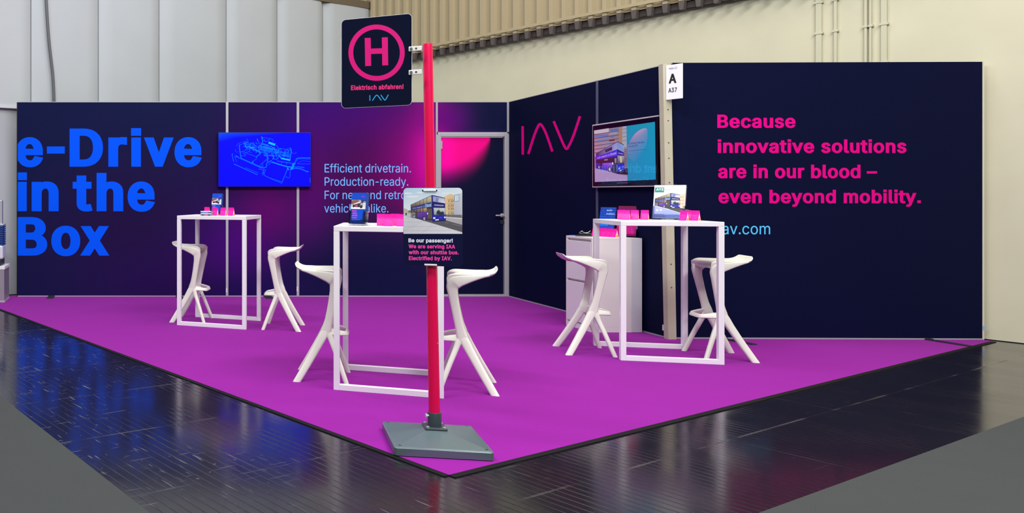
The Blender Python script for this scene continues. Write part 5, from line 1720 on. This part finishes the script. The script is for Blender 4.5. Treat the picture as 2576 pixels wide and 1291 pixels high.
def flyer_stand(name, label, cat, loc, rz, w, h, dpt, lean, lip, paint, edge, group=None, up=.96):
    """an acrylic stand holding a stack of sheets"""
    t = thing(name, label, cat, loc, rz, group)
    holder(t, w, h, dpt, lean, lip, up)
    L = Matrix.Translation((0, 0, .0035 + (dpt + .003) * math.sin(R(lean)))) @ Matrix.Rotation(R(-lean), 4, 'X')
    bm = bmesh.new()
    box(bm, -w / 2, w / 2, 0.0012, dpt - .002, .004, h, M=L)
    stack = obj('leaflets', bm, edge, t)
    P = Print(unit(w, h - .004), .00008)
    paint(P)
    for v in P.bm.verts:
        v.co.z += .004
        v.co.y += .0010
    bmesh.ops.transform(P.bm, matrix=L, verts=P.bm.verts)
    P.done('cover', PRINTM, stack)
    return t

BEDGE = mat('blue_paper_edges', (16, 60, 140), .6)
def on_table(T, lx, ly):
    x, y, a = T
    return (x + lx * math.cos(a) - ly * math.sin(a), y + lx * math.sin(a) + ly * math.cos(a), 1.1)

def tab_at(T, px, py, zt=1.1):
    """where the ray through a photo pixel meets the table-top height, kept on the top"""
    return floor_pt(px, py, zt)

def spot(T, px, ly):
    """point on a table top in the photo column px, ly behind the table's middle line"""
    x, y, a = T
    k = (px - PX) / F
    bx, by = x - ly * math.sin(a), y + ly * math.cos(a)
    lx = (k * by - bx) / (math.cos(a) - k * math.sin(a))
    return (bx + lx * math.cos(a), by + lx * math.sin(a), 1.1)

# flyer stands
flyer_stand('flyer_stand', 'acrylic stand of blue flyers on the left table near the headline', 'flyer stand', spot(TL, 542, -.06), R(-30), .105, .215, .04, 12, .09, flyer_print, BEDGE, 'acrylic stands with blue flyers')
flyer_stand('flyer_stand', 'acrylic stand of blue flyers on the table behind the red pole', 'flyer stand', spot(TF, 897, -.215), R(-41), .105, .215, .045, 12, .09, flyer_print, BEDGE, 'acrylic stands with blue flyers')

def magazine(P):
    P.rect(0, 0, 100, 100, (228, 230, 236), 0)
    P.poly([(0, 26), (30, 22), (70, 24), (100, 30), (100, 70), (0, 70)], [(226, 236, 248), (240, 244, 250), (244, 244, 248), (240, 232, 226), (206, 206, 216), (206, 212, 226)], 1)
    P.poly([(78, 30), (96, 25), (100, 25), (100, 66), (80, 66)], (220, 192, 172), 2)
    for y in (34, 44, 54):
        for x in (84, 91):
            P.rect(x, y, x + 4, y + 4, (184, 152, 134), 3)
    base = P.m
    mpx = lambda x, y: (4 + (x - 275) * 82 / 460.0, 24 + (y - 212) * 47 / 350.0)
    P.m = lambda x, y: base(*mpx(x, y))
    bus(P, 4, 1)
    P.m = base
    P.poly([(70, 64), (100, 72), (100, 87), (54, 74), (40, 68)], (84, 84, 100), 3)
    P.poly([(0, 64), (12, 65), (54, 75), (100, 88), (100, 100), (0, 100)], [(150, 158, 226), (166, 172, 234), (150, 160, 230), (140, 156, 226), (150, 170, 240), (120, 140, 220)], 9)
    P.rect(2, 7, 32, 22, (0, 126, 116), 2)
    P.text('ATZ', 6, 30, 16.2, 6.6, (250, 252, 252), 3, 40)
    P.text('extra', 36, 52, 16.4, 4.6, (104, 160, 170), 3, 8)
    P.ell(14, 76.5, 3.4, 2.6, (248, 248, 255), 10)
    P.ell(26, 75.5, 3.4, 2.2, (248, 248, 255), 10)
    P.text('Stadtbusse auf', 6, 36, 90, 3, (40, 44, 90), 10, 26)
    P.text('Elektroantrieb', 6, 42, 95.4, 3, (40, 44, 90), 10, 26)
    P.tris(logo_strokes(lambda a, b: (66 + 24 * a, 89 + 6.4 * b), .9), (110, 100, 180), 10)

flyer_stand('magazine_stand', 'clear stand with upright white magazine and green masthead on the right table', 'magazine stand', spot(TR, 1680, .17), R(-47), .225, .29, .022, 14, .11, magazine, mat('white_paper_edges', (224, 226, 238), .6), None, 1.05)

# packets: column in the photo, depth on the table, turn, label
pk = make_packet('pink wedge packet leftmost on the left table beside the leaflet box')
first = [True]
def packet(loc, rz, label):
    if first[0]:
        first[0] = False
        pk.location = loc
        pk.rotation_euler = (0, 0, rz)
        pk['label'] = label
    else:
        dup(pk, loc, rz, label)

for px, ly, a, lab in ((521, .10, -26, 'pink wedge packet leftmost on the left table, partly behind the leaflet box'),
                       (541.5, -.13, -32, 'pink wedge packet in front of the blue flyers on the left table'),
                       (562, -.12, -30, 'pink wedge packet second from the right on the left table'),
                       (582, -.12, -34, 'pink wedge packet at the right end of the row on the left table')):
    packet(spot(TL, px, ly), R(a), lab)
for px, ly, a, lab in ((959, -.19, -19, 'pink wedge packet nearest the flyers on the table behind the pole'),
                       (977, -.25, -24, 'pink wedge packet overlapping its left neighbour on the table behind the pole'),
                       (994.5, -.16, -30, 'pink wedge packet in a gap between two others on the table behind the pole'),
                       (1009, -.255, -22, 'pink wedge packet half hidden by the bus photo board')):
    packet(spot(TF, px, ly), R(a), lab)
for px, ly, a, lab in ((1563, .17, -38, 'pink wedge packet leftmost on the right table in front of the blue booklet'),
                       (1575, .095, -42, 'pink wedge packet second from left on the right table'),
                       (1597, .13, -42, 'pink wedge packet third from left on the right table'),
                       (1622, .15, -46, 'pink wedge packet left of the magazine stand on the right table'),
                       (1721, -.005, -62, 'pink wedge packet just right of the magazine on the right table'),
                       (1736.5, .06, -48, 'pink wedge packet between two others at the right of the magazine'),
                       (1750, -.01, -60, 'pink wedge packet at the right end of the row on the right table')):
    packet(spot(TR, px, ly), R(a), lab)
for px, Y, a, lab in ((1497.5, 7.95, -74, 'pink wedge packet leftmost of the row on the white cabinet'),
                      (1508.5, 7.892, -74, 'pink wedge packet second from left on the white cabinet'),
                      (1520.5, 7.825, -70, 'pink wedge packet in the middle of the row on the white cabinet'),
                      (1533.5, 7.77, -72, 'pink wedge packet second from right on the white cabinet'),
                      (1546, 7.713, -71, 'pink wedge packet rightmost of the row on the white cabinet')):
    packet(((px - PX) / F * Y, Y, .9), R(a), lab)

# small leaflet box on the left table
lb = thing('leaflet_box', 'small box of bus leaflets at the left end of the left table', 'leaflet box', spot(TL, 520, -.19), R(-22))
bm = bmesh.new()
box(bm, -.055, .055, -.03, .03, 0, .046, .001)
body = obj('box_body', bm, mat('grey_blue_card', (120, 130, 165), .5), lb)
P = Print(unit(.11, .046))
P.rect(0, 0, 100, 100, [(176, 186, 214), (150, 160, 186)], 0)
P.rect(0, 0, 100, 14, (226, 226, 240), 1)
P.rect(0, 22, 100, 46, (62, 70, 112), 1)
P.rect(16, 26, 72, 42, (96, 140, 190), 2)
P.rect(0, 52, 100, 64, (206, 206, 226), 1)
P.rect(0, 70, 100, 100, (84, 92, 112), 1)
P.ell(22, 86, 8, 16, (28, 28, 40), 2)
P.ell(80, 86, 8, 16, (28, 28, 40), 2)
P.rect(42, 72, 62, 100, (214, 50, 130), 2)
P.done('print', PRINTM, body, .0302)
bm = bmesh.new()
box(bm, .0552, .0556, -.028, .028, .004, .042)
obj('side_label', bm, mat('grey_green_card', (120, 136, 140), .5), body)

# booklets on the cabinet
def blue_book(P):
    P.rect(0, 0, 100, 100, [(0, 40, 150), (0, 66, 196)], 0)
    r = random.Random(3)
    for i in range(9):
        for j in range(13):
            P.ell(6 + i * 11 + (j % 2) * 5, 4 + j * 7.6, 2.6, 1.9, (10, 90 + r.randint(0, 50), 220), 1, 8)
    P.text('auto', 42, 78, 14, 6.5, (190, 215, 255), 2, 8)
    P.text('motion.', 42, 98, 27, 6.5, (190, 215, 255), 2, 8)
    P.text('edrive', 8, 60, 68, 8, (40, 150, 255), 2, 10)
def pink_book(P):
    P.rect(0, 0, 100, 100, [(110, 0, 84), (200, 0, 130)], 0)
    P.rect(0, 0, 100, 5, (120, 14, 66), 1)
    P.text('re', 68, 82, 22, 7, (240, 90, 140), 1, 14)
    P.poly([(60, 40), (86, 44), (84, 66), (62, 62)], (236, 40, 80), 1)
    P.line([(76, 70), (80, 92)], 3, (170, 60, 170), 1)
flyer_stand('booklet_stand', 'blue dotted booklet leaning on the white cabinet behind the right table', 'booklet', (4.70, 7.93, .9), R(-60), .15, .285, .018, 13, .07, blue_book, mat('violet_paper_edges', (70, 60, 150), .6))
flyer_stand('booklet_stand', 'magenta booklet with pale page edges on the white cabinet by the navy wall', 'booklet', (4.812, 7.775, .9), R(-60), .185, .295, .025, 9, .07, pink_book, mat('lilac_paper_edges', (156, 156, 214), .6))

# black tray and blue card on the cabinet
ct = thing('desk_tray', 'small black tray with a bright metal clip at the left end of the cabinet', 'tray', (4.475, 7.90, .9), R(-25))
bm = bmesh.new()
box(bm, -.07, .07, -.06, .06, 0, .012, .003)
box(bm, -.045, .065, -.035, .05, .012, .034, .008)
obj('tray', bm, BLACK, ct)
bm = bmesh.new()
P_ = catmull([(-.04, -.03, .034), (-.02, -.04, .052), (0, -.04, .036), (.03, -.03, .036), (.055, -.03, .056)], 5)
loft(bm, [[(p[0], p[1] + .004 * math.cos(q * math.pi / 3), p[2] + .004 * math.sin(q * math.pi / 3)) for q in range(6)] for p in P_])
obj('clip', bm, STEEL, ct, True)
bm = bmesh.new()
box(bm, -.04, .04, -.03, .03, 0, .006, .001)
o = obj('card_stack', bm, mat('blue_card', (40, 84, 190), .5))
o.location = (4.437, 7.99, .9)
o.rotation_euler = (0, 0, R(-80))
tag(o, 'small blue card stack at the left edge of the white cabinet', 'cards')

# ------------------------------------------------------------------ hall number card on the corner post
NP = Plane((4.843, 7.216), (4.896, 7.094))
(s0, zt), (s1, zb) = NP(1675.5, 165), NP(1717, 247)
hn = thing('hall_number_card', 'white hall number card A37 hanging on the corner post', 'sign', (NP.o.x, NP.o.y, 0), NP.rz)
bm = bmesh.new()
box(bm, s0, s1, 0, .006, zb, zt, .001)
cd = obj('card', bm, mat('white_card', (240, 240, 246), .5), hn)
INKM = mat('black_print', (12, 12, 16), .5)
def sheared(rows, wx):
    out = []
    for body, xl, xr, base, cap in rows:
        T, _ = text_px(body, xl, xr, base, cap, wx)
        out += [[(x, y - (x - xl) * .10) for x, y in t] for t in T]
    return out
decal('lettering', sheared([('A', 1682, 1702, 210.6, 24)], 36) + sheared([('A37', 1681.2, 1703, 233.4, 11.4)], 26), NP, INKM, cd, .0006, 'bold black A and A37')
decal('hall_text', sheared([('Halle 23', 1682.6, 1703, 175.2, 5)], 8), NP, mat('blue_grey_print', (60, 66, 120), .5), cd, .0006, 'small words Halle 23')
bm = bmesh.new()
box(bm, s0 + .05, s0 + .075, .006, .06, zt - .02, zt - .012)
obj('hook', bm, STEEL, hn)

# ------------------------------------------------------------------ exhibit at the far left edge
px_ = -2.69
ped = thing('exhibit_pedestal', 'brushed aluminium pedestal cut off by the left edge of the photo', 'pedestal', (-1.825, 9.90, 0), 0)
bm = bmesh.new()
box(bm, -.29, .29, -.2, .2, 0, .02, .002)
obj('plinth', bm, STEEL, ped)
bm = bmesh.new()
box(bm, -.282, .282, -.195, .195, .02, .40, .003)
obj('body', bm, mat('rose_grey_aluminium', (176, 168, 180), .35, .5), ped)
bm = bmesh.new()
box(bm, -.29, .29, -.2, .2, .40, .44, .004)
obj('top_plate', bm, mat('white_top', (226, 226, 230), .4), ped)
exh = thing('machine_exhibit', 'tall machine exhibit with blue ribbed block on the pedestal at the left edge', 'machine', (-1.825, 9.90, .44), 0)
bm = bmesh.new()
box(bm, -.22, .235, -.14, .14, 0, .08, .006)
obj('base_frame', bm, mat('dark_machine', (40, 40, 52), .4), exh)
bm = bmesh.new()
box(bm, -.22, .255, -.13, .13, .08, .25, .02)
obj('white_housing', bm, mat('white_machine', (206, 208, 216), .35), exh)
bm = bmesh.new()
for k in range(9):
    box(bm, -.22, .255, -.12, .12, .25 + k * .027, .25 + k * .027 + .018, .003)
box(bm, -.20, .24, -.11, .11, .25, .49)
obj('ribbed_block', bm, mat('blue_machine', (24, 58, 130), .35), exh)
bm = bmesh.new()
box(bm, -.2, .258, -.1, .1, .49, .51, .004)
box(bm, .20, .232, -.05, .05, .51, .80, .004)
box(bm, -.2, .21, -.05, .05, .51, .62, .01)
obj('bracket', bm, STEEL, exh)
